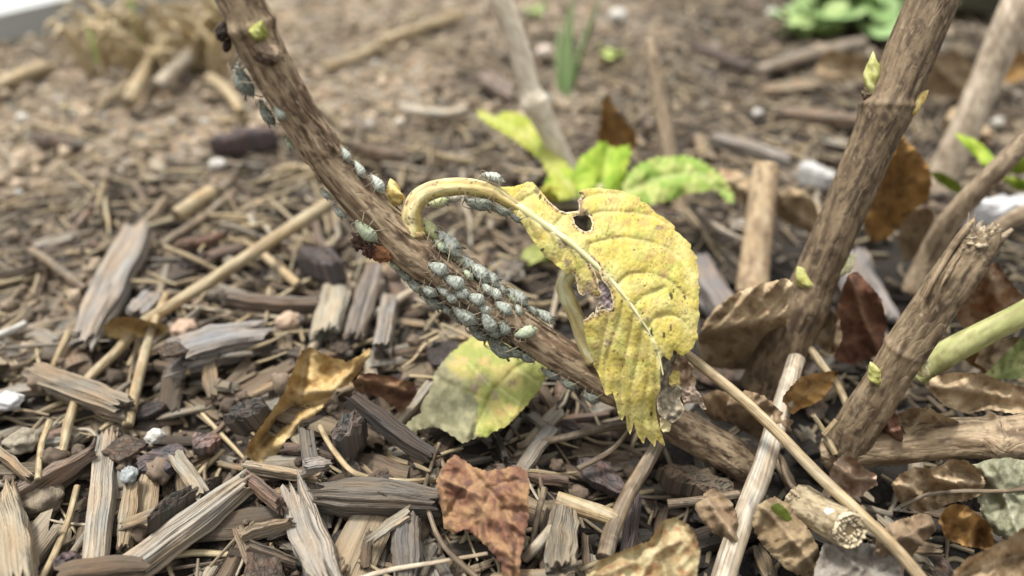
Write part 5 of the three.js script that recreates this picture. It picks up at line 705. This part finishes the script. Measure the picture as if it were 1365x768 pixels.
// sprout behind the yellow leaf
const GL = [[0.22, 0.34, 0.03], [0.34, 0.43, 0.06], [0.16, 0.28, 0.025], [0.4, 0.47, 0.13]];
const M_sprout = new THREE.MeshPhysicalMaterial({ vertexColors: true, roughness: 0.6, side: THREE.DoubleSide, transmission: 0.25, specularIntensity: 0.3 });
{
  const base = gnd(790, 300, 0.002), g = top('sprout', base); tag(g, 'yellow-green leafy sprout growing directly behind the yellow leaf', 'sprout');
  const lf = (out, plane, pal, k, lines, curl = -0.8) => dryLeaf({ name: 'leaf', parent: g, mat: M_sprout, k, pal, crumple: 0.8, f: 0.04, curl, step: 2.6, plane, out: serr(out, 11, 2.2), lines, ragged: 0.8 });
  lf([[633, 152], [640, 147], [652, 151], [660, 157], [670, 149], [690, 150], [706, 159], [721, 173], [733, 190], [748, 207], [762, 224], [772, 242], [768, 262], [748, 268], [738, 255], [733, 236], [722, 214], [705, 200], [690, 189], [672, 177], [650, 164]], [[640, 152, 16], [700, 165, 14], [755, 255, 9]], [[0.34, 0.38, 0.06], [0.45, 0.45, 0.13], [0.26, 0.34, 0.04], [0.46, 0.48, 0.2]], 101, [{ p: [[640, 152], [700, 178], [765, 255]], a: -1, w: 7 }]);
  lf([[726, 246], [734, 230], [750, 222], [764, 226], [772, 240], [768, 256], [758, 268], [746, 270], [736, 262]], [[735, 240, 9], [765, 240, 9], [755, 266, 7]], GL, 103, [{ p: [[740, 235], [768, 292]], a: -1, w: 7 }]);
  lf([[772, 262], [770, 240], [766, 222], [776, 208], [788, 200], [797, 190], [808, 189], [816, 197], [828, 196], [838, 192], [842, 203], [838, 218], [832, 236], [824, 255], [806, 270], [786, 274]], [[775, 225, 14], [835, 205, 14], [800, 272, 10]], GL, 107, [{ p: [[812, 194], [806, 230], [796, 270]], a: -1.2, w: 7 }]);
  lf([[806, 270], [822, 250], [836, 232], [854, 218], [876, 210], [896, 209], [912, 207], [932, 213], [952, 226], [968, 241], [977, 258], [981, 274], [970, 268], [955, 253], [936, 255], [915, 258], [896, 267], [870, 272], [840, 272]], [[815, 265, 9], [890, 212, 13], [975, 262, 9]], [[0.23, 0.34, 0.07], [0.4, 0.43, 0.15], [0.17, 0.28, 0.04], [0.44, 0.5, 0.22]], 109, [{ p: [[812, 266], [870, 240], [930, 230], [976, 264]], a: -1, w: 7 }]);
  lf([[718, 254], [728, 246], [742, 250], [752, 258], [748, 268], [738, 270], [726, 264]], [[722, 252, 9], [748, 256, 9], [740, 268, 7]], [[0.5, 0.48, 0.08], [0.6, 0.55, 0.16], [0.42, 0.4, 0.06]], 113, []);
  const q = [gnd(792, 306, 0.001), gnd(796, 280, 0.006), at(800, 250, dep(800, 250, 0.012) * 0.985)]; put('stalk', tubeGeo(q, [0.0011, 0.001, 0.0008], { nl: 16, ring: 10, color: barkColor(PAL.green) }), M.soft, g);
}
// narrow blades and small weeds
function bladeGeo(P, w, c0, c1, seed) { // a folded grass blade through world points
  const cv = new THREE.CatmullRomCurve3(P), n = 22, pos = [], uv = [], col = [], idx = [];
  for (let j = 0; j <= n; j++) { const t = j / n, c = cv.getPoint(t), tan = cv.getTangent(t), sd = tan.clone().cross(V(Math.sin(seed), 0.25, Math.cos(seed))).normalize(), up = sd.clone().cross(tan).normalize(), ww = w * (1 - Math.pow(t, 2.2)) * (0.7 + 0.3 * Math.min(1, t * 5));
    for (const s of [-1, -0.5, 0, 0.5, 1, 0.5, 0, -0.5]) { const k = pos.length / 3 % 8, low = k >= 5 ? 1 : 0, p = c.clone().addScaledVector(sd, s * ww).addScaledVector(up, (Math.abs(s) * 0.45 - low * 0.16) * ww); pos.push(p.x, p.y, p.z); uv.push(s, t); const g = 1 + 0.25 * N3(s * 2, t * 6, seed), m = mixc(c0, c1, t); col.push(m[0] * g, m[1] * g, m[2] * g); } }
  for (let j = 0; j < n; j++) for (let i = 0; i < 8; i++) { const a = j * 8 + i, b = j * 8 + (i + 1) % 8; idx.push(a, b, a + 8, b, b + 8, a + 8); }
  return geom(pos, idx, uv, col);
}
const M_blade = new THREE.MeshPhysicalMaterial({ vertexColors: true, roughness: 0.6, side: THREE.DoubleSide, transmission: 0.15 });
{
  const g = top('grass_shoot', gnd(755, 125, 0)); tag(g, 'pair of green grass blades behind the pale cane', 'grass');
  for (const [k, p, w] of [[0, [[752, 128, 1], [754, 85, 11], [757, 40, 24], [764, -10, 40]], 0.0022], [1, [[756, 128, 1], [768, 80, 12], [784, 35, 25], [806, -20, 42]], 0.0026], [2, [[744, 120, 1], [742, 70, 14], [748, 20, 28]], 0.0014]]) put('blade', bladeGeo(p.map(([x, y, h]) => { const b = gnd(752, 126, 0).clone().sub(CAM).dot(FW); return at(x, y, b + 0.002 * k); }), w, [0.13, 0.2, 0.07], [0.2, 0.29, 0.11], 0.4 + k), M_blade, g);
}
{
  const r = rng(555), g = top('grass_tuft', gnd(225, 95, 0)); tag(g, 'tuft of dry tan grass with a few green blades at the upper left', 'grass tuft');
  for (let k = 0; k < 90; k++) {
    const bx = rr(r, 110, 320), by = rr(r, 62, 112) - Math.abs(bx - 230) * 0.12, b = gnd(bx, by, 0), lean = rr(r, -0.8, 0.8), h = rr(r, 0.007, 0.019), f = rr(r, -0.5, 0.6);
    const P = [b, b.clone().add(V(lean * h * 0.25, h * 0.5, f * h * 0.2)), b.clone().add(V(lean * h * 0.9, h * 0.85, f * h * 0.6)), b.clone().add(V(lean * h * 1.6, h * rr(r, 0.5, 1), f * h * 1.1))], c = rr(r, 0.85, 1.3);
    put('dry_blade', bladeGeo(P, rr(r, 0.0008, 0.0017), [0.42 * c, 0.33 * c, 0.19 * c], [0.5 * c, 0.41 * c, 0.26 * c], r() * 6), M_blade, g);
  }
  for (const [x, y, x2, y2, w] of [[182, 75, 165, -25, 0.0018], [280, 70, 284, -25, 0.0019], [128, 85, 112, 30, 0.0012]]) { const d = gnd(x, y, 0).clone().sub(CAM).dot(FW); put('green_blade', bladeGeo([at(x, y, d), at(mix(x, x2, 0.5) + 4, mix(y, y2, 0.5), d), at(x2, y2, d)], w, [0.3, 0.36, 0.1], [0.22, 0.36, 0.08], 1), M_blade, g); }
}
function weed(name, x, y, n, spread, hgt, size, cols, label, seed) {
  const r = rng(seed), base = gnd(x, y, 0), g = top(name, base); tag(g, label, 'weed');
  for (let k = 0; k < n; k++) {
    const a = r() * 6.28, q = Math.sqrt(r()) * spread, c = base.clone().add(V(Math.cos(a) * q, hgt * rr(r, 0.3, 1), Math.sin(a) * q * 0.6)), s = size * rr(r, 0.7, 1.3), geo = flakeGeo(seed + k, s * 1.5, s, 0.0003, cols[Math.floor(r() * cols.length)], { smooth: true });
    const m = shadows(new THREE.Mesh(geo, M_blade)); m.name = 'leaf'; m.position.copy(c.clone().sub(base)); m.rotation.copy(eul(rr(r, -0.7, 0.7), a + 1.57, rr(r, -0.6, 0.6))); g.add(m);
    put('stalk', tubeGeo([base.clone().add(V(Math.cos(a) * 0.001, 0, Math.sin(a) * 0.001)), base.clone().lerp(c, 0.5).add(V(0, hgt * 0.2, 0)), c], [0.0004, 0.0004, 0.0003], { nl: 8, ring: 6, color: () => [0.3, 0.36, 0.14] }), M.soft, g);
  }
}
weed('seedling', 1068, 48, 16, 0.014, 0.010, 0.008, [[0.17, 0.28, 0.08], [0.24, 0.34, 0.11]], 'clump of green seedlings at the top, left one of the two', 801);
weed('seedling', 1150, 44, 30, 0.022, 0.013, 0.009, [[0.16, 0.28, 0.08], [0.25, 0.37, 0.14], [0.13, 0.23, 0.06]], 'larger clump of green seedlings at the top beside the tall stem', 802);
weed('seedling', 716, 24, 4, 0.004, 0.004, 0.004, [[0.3, 0.4, 0.14]], 'tiny green seedling at the top right of the pale cane', 803);
weed('seedling', 808, 80, 5, 0.004, 0.004, 0.004, [[0.42, 0.5, 0.16]], 'tiny yellow-green seedling right of the grass blades', 804);
weed('seedling', 722, 350, 3, 0.002, 0.002, 0.0032, [[0.24, 0.27, 0.07]], 'small green leaf tuft on the ground behind the stem and leaf stalk', 805);
{
  const g = top('green_shoot', gnd(1300, 270, 0.002)); tag(g, 'bright green young leaves beside the bare twig at the right edge', 'shoot');
  const lf = (out, plane, k) => dryLeaf({ name: 'leaf', parent: g, mat: M_sprout, k, pal: GL, crumple: 0.7, curl: -0.6, step: 3, plane, out });
  lf([[1270, 176], [1284, 180], [1300, 186], [1318, 200], [1330, 216], [1326, 230], [1314, 226], [1302, 210], [1288, 196]], [[1272, 178, 17], [1310, 190, 17], [1324, 225, 14]], 201);
  lf([[1238, 230], [1252, 228], [1266, 236], [1280, 246], [1284, 262], [1272, 256], [1254, 246]], [[1240, 231, 12], [1268, 238, 12], [1280, 256, 8]], 203);
  lf([[1326, 214], [1345, 206], [1385, 206], [1385, 228], [1360, 232], [1340, 230]], [[1330, 216, 16], [1385, 208, 18], [1360, 230, 14]], 205);
  lf([[1330, 236], [1352, 236], [1385, 244], [1385, 256], [1352, 252]], [[1332, 238, 12], [1385, 244, 13], [1360, 252, 11]], 207);
  const q = [gnd(1300, 285, 0.001), at(1302, 255, dep(1302, 255, 0.006)), at(1318, 226, dep(1318, 226, 0.013)), at(1345, 218, dep(1345, 218, 0.0135))]; put('stalk', tubeGeo(q, [0.0009, 0.0008, 0.0006, 0.0005], { nl: 20, ring: 8, color: barkColor(PAL.green) }), M.soft, g);
}
dryLeaf({ name: 'fallen_leaf', mat: M_sprout, label: 'small dull green leaf at the right edge below the green stem', k: 211, pal: [[0.2, 0.24, 0.09], [0.32, 0.34, 0.15], [0.14, 0.15, 0.06]], crumple: 1, step: 3, plane: [[1320, 500, 9], [1385, 490, 10], [1370, 450, 14]], out: [[1312, 500], [1330, 482], [1350, 462], [1366, 446], [1385, 440], [1385, 500], [1350, 506], [1328, 506]] });
dryLeaf({ name: 'fallen_leaf', mat: M_sprout, label: 'small green leaf tip under the brown leaf near the broad stalk', k: 213, pal: [[0.2, 0.28, 0.05], [0.3, 0.38, 0.1], [0.16, 0.2, 0.05]], crumple: 0.5, step: 2, plane: [[1030, 690, 4], [1052, 690, 4], [1040, 672, 6]], out: [[1026, 676], [1034, 670], [1044, 674], [1052, 684], [1056, 696], [1046, 694], [1034, 688]] });

// ---------- paving and edging at the back ----------
{
  const a = gnd(-40, 58, 0.004), b = gnd(270, -22, 0.004), dir = b.clone().sub(a).setY(0).normalize(), nrm = V(dir.z, 0, -dir.x); if (nrm.z > 0) nrm.negate();
  const w = 0.9, l = 1.2, c = a.clone().lerp(b, 0.3).addScaledVector(nrm, w / 2 + 0.002), g = new THREE.BoxGeometry(l, 0.03, w, 60, 2, 60), p = g.attributes.position;
  for (let i = 0; i < p.count; i++) { p.setY(i, p.getY(i) + 0.0006 * fbm(p.getX(i) * 30, 3, p.getZ(i) * 30, 3)); }
  setColors(g, (x, y, z) => { const n = 1 + 0.14 * fbm(x * 40, y * 40, z * 40, 4) + 0.1 * N3(x * 9, 2, z * 9); return [0.36 * n, 0.375 * n, 0.38 * n]; }); g.computeVertexNormals();
  const m = shadows(new THREE.Mesh(g, vc({ bumpMap: fineBump, bumpScale: 0.0003, roughness: 0.9 }))); m.name = 'paving_slab'; m.position.set(c.x, -0.006, c.z); m.rotation.y = Math.atan2(-dir.z, dir.x); m.userData.kind = 'structure'; m.userData.label = 'pale grey paving slab at the upper left edge of the bed'; m.userData.category = 'paving'; scene.add(m);
  const e = gnd(1262, 36, 0.0), geo = chipGeo(77, 0.5, 0.05, 0.09, [0.12, 0.115, 0.075], { nr: 40, nl: 30, jag: 0, pow: 9 }), t = shadows(new THREE.Mesh(geo, M.wood)); t.name = 'edging_board'; t.position.set(e.x + 0.25, 0.03, e.z - 0.026); t.rotation.y = Math.PI / 2; scene.add(t); tag(t, 'dark olive-brown edging board at the upper right corner', 'edging');
}
// ---------- aphids ----------
const catm = (pts, t) => { for (let i = 0; i + 1 < pts.length; i++) if (t <= pts[i + 1][0]) { const u = (t - pts[i][0]) / (pts[i + 1][0] - pts[i][0]), s = u * u * (3 - 2 * u) * 0.4 + u * 0.6; return mix(pts[i][1], pts[i + 1][1], s); } return pts[pts.length - 1][1]; };
const PROF = [[0, 0.0], [0.02, 0.06], [0.07, 0.105], [0.14, 0.13], [0.22, 0.17], [0.36, 0.225], [0.5, 0.265], [0.62, 0.28], [0.74, 0.255], [0.84, 0.19], [0.91, 0.12], [0.96, 0.065], [1, 0.0]];
function aphidBody(base, powder, seed, fat) { // head at +z, length 1
  const nl = 44, ring = 28, pos = [], uv = [], col = [], idx = [];
  for (let j = 0; j <= nl; j++) for (let i = 0; i <= ring; i++) {
    const t = j / nl, a = ((i % ring) / ring) * 2 * Math.PI, w = catm(PROF, t) * fat, seg = t > 0.26 && t < 0.95 ? 1 - 0.018 * Math.pow(0.5 + 0.5 * Math.cos(t * Math.PI * 2 * 9), 4) : 1, ca = Math.cos(a), sa = Math.sin(a);
    const lum = 1 + 0.05 * N3(ca * 2 + seed, sa * 2, t * 5);
    const x = ca * w * seg * lum, y = 0.2 + (sa > 0 ? sa * w * 0.86 : sa * w * 0.55) * seg * lum + 0.03 * Math.sin(t * Math.PI) - (t < 0.15 ? (0.15 - t) * 0.35 : 0) + (t > 0.9 ? (t - 0.9) * 0.3 : 0), z = 0.5 - t;
    pos.push(x, y, z); uv.push(a * 0.4, t * 2);
    const pn = fbm(ca * w * 9 + seed, sa * w * 9, t * 8, 3), pw = sstep(-0.25, 0.3, pn + 0.15 * sa) * powder; let c = mixc(base, [0.46, 0.49, 0.45], pw);
    const dot = Math.max(gs((a - 1.05) / 0.14), gs((a - 2.09) / 0.14)) * Math.pow(0.5 + 0.5 * Math.cos((t - 0.33) * Math.PI * 2 * 9), 6) * (t > 0.12 && t < 0.9 ? 1 : 0); c = mixc(c, [0.1, 0.11, 0.1], 0.4 * dot);
    if (seg < 0.97) c = mixc(c, base, 0.5); if (t < 0.14) c = mixc(c, [0.2, 0.2, 0.17], 0.4); const g = 1 + 0.25 * N3(ca * w * 30 + seed, sa * w * 30, t * 26); col.push(c[0] * g, c[1] * g, c[2] * g);
  }
  for (let j = 0; j < nl; j++) for (let i = 0; i < ring; i++) { const a = j * (ring + 1) + i, b = a + ring + 1; idx.push(a, b, a + 1, b, b + 1, a + 1); }
  const g = geom(pos, idx, uv, col), p = g.attributes.position, n = g.attributes.normal; for (let j = 0; j <= nl; j++) { const a = j * (ring + 1), b = a + ring, x = n.getX(a) + n.getX(b), y = n.getY(a) + n.getY(b), z = n.getZ(a) + n.getZ(b), l = Math.hypot(x, y, z) || 1; n.setXYZ(a, x / l, y / l, z / l); n.setXYZ(b, x / l, y / l, z / l); } return g;
}
const thin = (pts, r0, r1) => { const g = tubeGeo(pts.map((p) => V(...p)), pts.map((_, i) => mix(r0, r1, i / (pts.length - 1))), { nl: 10, ring: 6, color: () => [1, 1, 1] }); return g; };
const LEGS = []; for (const s of [-1, 1]) for (const [z0, kx, kz, fx, fz] of [[0.22, 0.3, 0.36, 0.36, 0.5], [0.08, 0.38, 0.1, 0.5, 0.12], [-0.02, 0.38, -0.2, 0.52, -0.42]]) LEGS.push(thin([[s * 0.12, 0.13, z0], [s * kx * 0.7, 0.28, mix(z0, kz, 0.6)], [s * kx, 0.27, kz], [s * mix(kx, fx, 0.6), 0.12, mix(kz, fz, 0.6)], [s * fx, 0.01, fz]], 0.022, 0.013));
const ANT = [-1, 1].map((s) => thin([[s * 0.05, 0.2, 0.46], [s * 0.13, 0.33, 0.52], [s * 0.24, 0.38, 0.4], [s * 0.33, 0.36, 0.16]], 0.016, 0.009));
const COR = [-1, 1].map((s) => thin([[s * 0.15, 0.33, -0.28], [s * 0.18, 0.39, -0.36], [s * 0.19, 0.41, -0.43]], 0.024, 0.018));
const EYE = new THREE.SphereGeometry(0.028, 10, 8);
const CAUDA = thin([[0, 0.22, -0.46], [0, 0.24, -0.55]], 0.035, 0.012);
const KINDS = { g: [[0.16, 0.185, 0.15], 0.7, 0.98], w: [[0.26, 0.29, 0.25], 0.95, 0.94], p: [[0.31, 0.37, 0.22], 0.5, 0.92], d: [[0.09, 0.105, 0.08], 0.42, 0.98], y: [[0.4, 0.42, 0.17], 0.4, 0.95], t: [[0.4, 0.36, 0.25], 0.5, 0.9] };
const protos = {};
function makeAphid(kind) {
  const o = new THREE.Group(), [b, pw, fat] = KINDS[kind];
  const add = (n, g, m) => { const q = shadows(new THREE.Mesh(g, m)); q.name = n; o.add(q); return q; };
  const body = add('body', aphidBody(b, pw, kind.charCodeAt(0) * 1.7, fat), M.aphid); body.userData.label = undefined;
  for (const g of LEGS) add('leg', g, M.leg); for (const g of ANT) add('antenna', g, M.leg); for (const g of COR) add('cornicle', g, M.cornicle); add('cauda', CAUDA, M.leg);
  for (const s of [-1, 1]) { const e = add('eye', EYE, M.eye); e.position.set(s * 0.1, 0.21, 0.42); }
  return o;
}
function onTube(tube, x, y) {
  let best = null, m = 1e9; for (const s of tube) { const d = (s.p[0] - x) ** 2 + (s.p[1] - y) ** 2; if (d < m) { m = d; best = s; } }
  const s = best, dx = x - s.p[0], dy = y - s.p[1], rp = (s.r / s.p[2]) * F, dist = Math.hypot(dx, dy), w = Math.min(1, dist / rp);
  let sd = dist > 0.5 ? RI.clone().multiplyScalar(dx).addScaledVector(UP, -dy) : s.B.clone(); sd.addScaledVector(s.tan, -sd.dot(s.tan)).normalize();
  const n = sd.multiplyScalar(w).addScaledVector(s.N, Math.sqrt(Math.max(0.02, 1 - w * w))).normalize(); return { n, p: s.c.clone().addScaledVector(n, s.r + 0.00002) };
}
const PETT = []; { const cv = new THREE.CatmullRomCurve3(PET.P, false, 'centripetal'); for (let j = 0; j <= 120; j++) { const c = cv.getPoint(j / 120), tan = cv.getTangent(j / 120), n0 = CAM.clone().sub(c), N = n0.addScaledVector(tan, -n0.dot(tan)).normalize(); const q = (j / 120) * (PET.r.length - 1), i = Math.min(PET.r.length - 2, Math.floor(q)); PETT.push({ c, tan, N, B: tan.clone().cross(N), r: mix(PET.r[i], PET.r[i + 1], q - i), p: pix(c) }); } }
// tube, x, y, length px, heading of the head in degrees (0 right, 90 down), kind, label
function aphid(tube, x, y, len, deg, kind, label, group = 'aphids on the stem and leaf stalk', lift = 0) {
  const { n, p } = onTube(tube, x, y), h = (deg * Math.PI) / 180, s = (len * pix(p)[2]) / F;
  const fwd = RI.clone().multiplyScalar(Math.cos(h)).addScaledVector(UP, -Math.sin(h)); fwd.addScaledVector(n, -fwd.dot(n)).normalize();
  const first = !protos[kind]; if (first) protos[kind] = makeAphid(kind); const o = first ? protos[kind] : protos[kind].clone();
  o.name = numbered('aphid'); o.position.copy(p).addScaledVector(n, -0.05 * s + lift); o.quaternion.setFromRotationMatrix(new THREE.Matrix4().makeBasis(n.clone().cross(fwd), n, fwd)); const vw = 0.96 + 0.22 * (0.5 + 0.5 * Math.sin(x * 12.9 + y * 7.3)); o.scale.set(s * 1.1 * vw, s * 1.1 * vw, s * 1.1); scene.add(o); tag(o, label, 'aphid', group);
}
for (const a of [
  [320, 112, 46, -118, 'd', 'large dark aphid on the left edge of the upper stem, topmost of all'],
  [352, 154, 36, -115, 'd', 'dark aphid on the left edge of the upper stem, second from the top'],
  [374, 145, 20, -110, 'w', 'small pale aphid on the face of the upper stem'],
  [378, 196, 20, -118, 'p', 'small greenish aphid on the left edge of the upper stem, third from the top'],
  [432, 262, 18, -125, 'w', 'tiny pale aphid on the left edge of the stem, above the crust'],
  [446, 288, 22, -128, 'w', 'small whitish aphid on the left edge of the stem, just above the crust'],
  [456, 205, 20, -130, 'w', 'small pale aphid on the upper stem edge, highest of three in line above the bud'],
  [475, 226, 25, -130, 'w', 'pale aphid on the upper stem edge, middle of three in line above the bud'],
  [497, 247, 28, -132, 'w', 'pale aphid on the upper stem edge, just left of the orange bud'],
  [489, 300, 36, -122, 'p', 'lone pale green aphid on the stem face left of the leaf stalk'],
  [562, 288, 22, -115, 'w', 'small pale aphid tucked into the crook of the leaf stalk'],
  [568, 303, 36, -120, 'y', 'yellow-green aphid at the foot of the leaf stalk'],
  [599, 317, 48, -124, 'w', 'big pale grey aphid with raised antennae below the arch of the leaf stalk'],
  [581, 330, 24, -140, 'p', 'small pale green aphid left of the big pale grey one'],
  [628, 342, 36, -125, 'w', 'pale grey aphid on the upper edge, next below the big pale one'],
  [612, 350, 23, 190, 'p', 'small pale green aphid under the upper-edge row, near its start'],
  [579, 355, 27, 205, 'g', 'plump blue-grey aphid alone at the left end of the cluster'],
  [602, 374, 30, 205, 'g', 'grey aphid with paler flank, right below the plump blue-grey one'],
  [631, 369, 37, 222, 'g', 'large mealy grey aphid in the middle of the upper rows'],
  [654, 362, 36, 215, 'w', 'pale aphid on the upper edge with a bristle-like antenna, third of the row'],
  [669, 377, 25, 215, 'w', 'small whitish aphid squeezed in the upper-edge row, fourth of the row'],
  [690, 388, 37, 214, 'w', 'large whitish aphid on the upper edge, fifth of the row'],
  [679, 401, 24, 205, 'p', 'small greenish aphid under the large whitish upper-edge one'],
  [652, 391, 27, 205, 'w', 'pale mealy aphid right of centre of the cluster'],
  [629, 395, 25, 200, 'g', 'round grey aphid in the centre of the cluster'],
  [665, 409, 26, 210, 'g', 'grey aphid near the right end of the cluster'],
  [647, 423, 33, 245, 'g', 'fat dark-striped grey aphid low in the cluster, head up'],
  [619, 413, 38, 225, 'g', 'long grey aphid in the lower row of the cluster'],
  [574, 382, 24, 210, 'g', 'small grey aphid in the left part of the cluster'],
  [556, 377, 22, 65, 't', 'tan aphid at the left end of the lower row'],
  [538, 367, 24, 210, 'd', 'dark aphid on the lower stem edge at the far left of the cluster'],
  [546, 388, 32, 205, 'g', 'grey aphid hanging from the lower edge below the tan one'],
  [585, 399, 26, 220, 'g', 'grey aphid in the lower row, left part, beside a larger one'],
  [574, 405, 34, 215, 'd', 'large dim grey aphid under the stem, left part of the lower row'],
  [600, 392, 20, 230, 'g', 'tiny grey aphid wedged between the rows, left of centre'],
  [667, 432, 22, 240, 'd', 'small dark aphid right of the fat striped one'],
  [672, 455, 40, 208, 'd', 'large dark aphid hanging under the stem, right part'],
  [638, 440, 32, 205, 'd', 'dark aphid hanging under the stem, below the fat striped one'],
  [608, 425, 24, 215, 'd', 'dark aphid under the stem, left of the hanging ones'],
  [692, 438, 30, 165, 'p', 'pale green aphid by itself on the lower right of the cluster'],
  [728, 416, 32, 188, 'w', 'whitish aphid on the upper edge past the cluster, last of the row'],
  [709, 408, 22, 210, 'g', 'small grey aphid on the upper edge near the end of the row'],
  [702, 471, 22, 60, 'd', 'small dark aphid hanging under the stem right of the large dark one'],
  [523, 356, 18, 220, 'p', 'small translucent greenish aphid on the lower edge right of the gall'],
  [734, 492, 26, 210, 'd', 'blurred dark aphid under the stem, above the fallen leaf'],
  [757, 505, 26, 205, 'd', 'blurred grey-green aphid under the stem near the yellow leaf'],
  [787, 522, 24, 205, 'd', 'blurred grey-green aphid under the stem at the edge of the yellow leaf'],
  [590, 384, 19, 210, 'w', 'tiny pale aphid left of the round grey one'],
  [640, 408, 20, 215, 'g', 'tiny grey aphid above the fat striped one'],
  [596, 409, 26, 195, 'g', 'grey aphid low in the left part of the cluster, overlapping a dim one'],
  [562, 392, 22, 240, 'd', 'dim aphid squeezed under the tan one'],
  [612, 388, 22, 175, 'g', 'small grey aphid lying crosswise left of the cluster centre'],
  [641, 384, 20, 250, 'w', 'tiny whitish aphid between the large mealy one and the top row'],
  [618, 366, 19, 230, 'p', 'tiny greenish aphid between the upper rows, left of the large mealy one'],
  [656, 438, 24, 190, 'd', 'dark aphid half hidden under the fat striped one'],
  [684, 412, 18, 260, 'g', 'tiny grey aphid at the right end of the middle row'],
  [630, 428, 24, 240, 'd', 'dark aphid between the long grey one and the fat striped one'],
  [662, 388, 19, 190, 'g', 'tiny grey aphid just under the upper-edge row'],
  [643, 355, 22, 240, 'g', 'grey aphid half behind the third of the upper-edge row'],
  [677, 372, 20, 200, 'g', 'grey aphid half behind the large whitish upper-edge one'],
  [590, 305, 26, 245, 'g', 'grey aphid half behind the big pale one under the stalk arch'],
  [604, 334, 19, 260, 't', 'tiny tan aphid just below the big pale grey one'],
  [655, 459, 26, 200, 'd', 'dark aphid hanging left of the large dark one under the stem'],
  [686, 462, 24, 215, 'd', 'dark aphid hanging right of the large dark one under the stem'],
]) aphid(TUBE, ...a);
for (const a of [
  [655, 239, 31, 182, 'w', 'pale mealy aphid standing on top of the leaf stalk'],
  [637, 270, 38, 194, 'd', 'large dark aphid hanging under the leaf stalk'],
  [668, 279, 28, 215, 'd', 'dark green aphid under the leaf base, right of the large hanging one'],
  [686, 292, 26, 220, 'd', 'dark green aphid under the leaf base, farthest right'],
  [584, 268, 28, 160, 'y', 'yellowish aphid under the inner bend of the leaf stalk'],
  [606, 264, 20, 180, 't', 'small tan aphid under the middle of the leaf stalk'],
]) aphid(PETT, ...a);

// ---------- loose bits near the lens, each its own ----------
{
  const r = rng(31), kinds = [['wood_chip', 'w', C.pale, 'small pale wood chip loose in the mulch'], ['wood_chip', 'w', C.tan, 'small tan wood chip loose in the mulch'], ['wood_chip', 'w', C.brown, 'small brown wood chip loose in the mulch'], ['bark_piece', 'b', [0.17, 0.12, 0.09], 'small brown bark bit loose in the mulch'], ['wood_chip', 'w', C.grey, 'small grey wood chip loose in the mulch']];
  const protoG = kinds.map(([, k, c], i) => [0, 1, 2].map((v) => k === 'w' ? chipGeo(500 + i * 7 + v, 1, [0.26, 0.18, 0.34][v], 0.13, c, { nr: 18, nl: 8 }) : flakeGeo(500 + i * 7 + v, 1, [0.7, 0.5, 0.8][v], 0.14, c)));
  for (const set of protoG) for (const g of set) { const p = g.attributes.uv; for (let i = 0; i < p.count; i++) p.setXY(i, p.getX(i) * 0.012, p.getY(i) * 0.012); }
  let n = 0; for (let tries = 0; n < 70 && tries < 600; tries++) {
    const x = rr(r, 0, 1365), y = rr(r, 430, 768), i = Math.floor(r() * 5), v = Math.floor(r() * 3), p = gnd(x, y, 0.004), len = rr(r, 0.004, 0.009), W = len * [0.26, 0.18, 0.34][v], yaw = r() * 6.28, l = lay(p.x, p.z, yaw, len, W, len * 0.13, 0.6);
    if (l.y > 0.009) continue; l.mark(); n++;
    const m = shadows(new THREE.Mesh(protoG[i][v], kinds[i][1] === 'b' ? M.bark : M.wood)); m.name = numbered(kinds[i][0]); m.scale.setScalar(len); m.position.set(p.x, l.y, p.z); m.rotation.copy(eul(l.pitch, yaw, rr(r, -0.3, 0.3))); scene.add(m); tag(m, kinds[i][3], kinds[i][1] === 'b' ? 'bark' : 'wood chip', 'small loose bits of mulch');
  }
}
renderer.render(scene, camera);
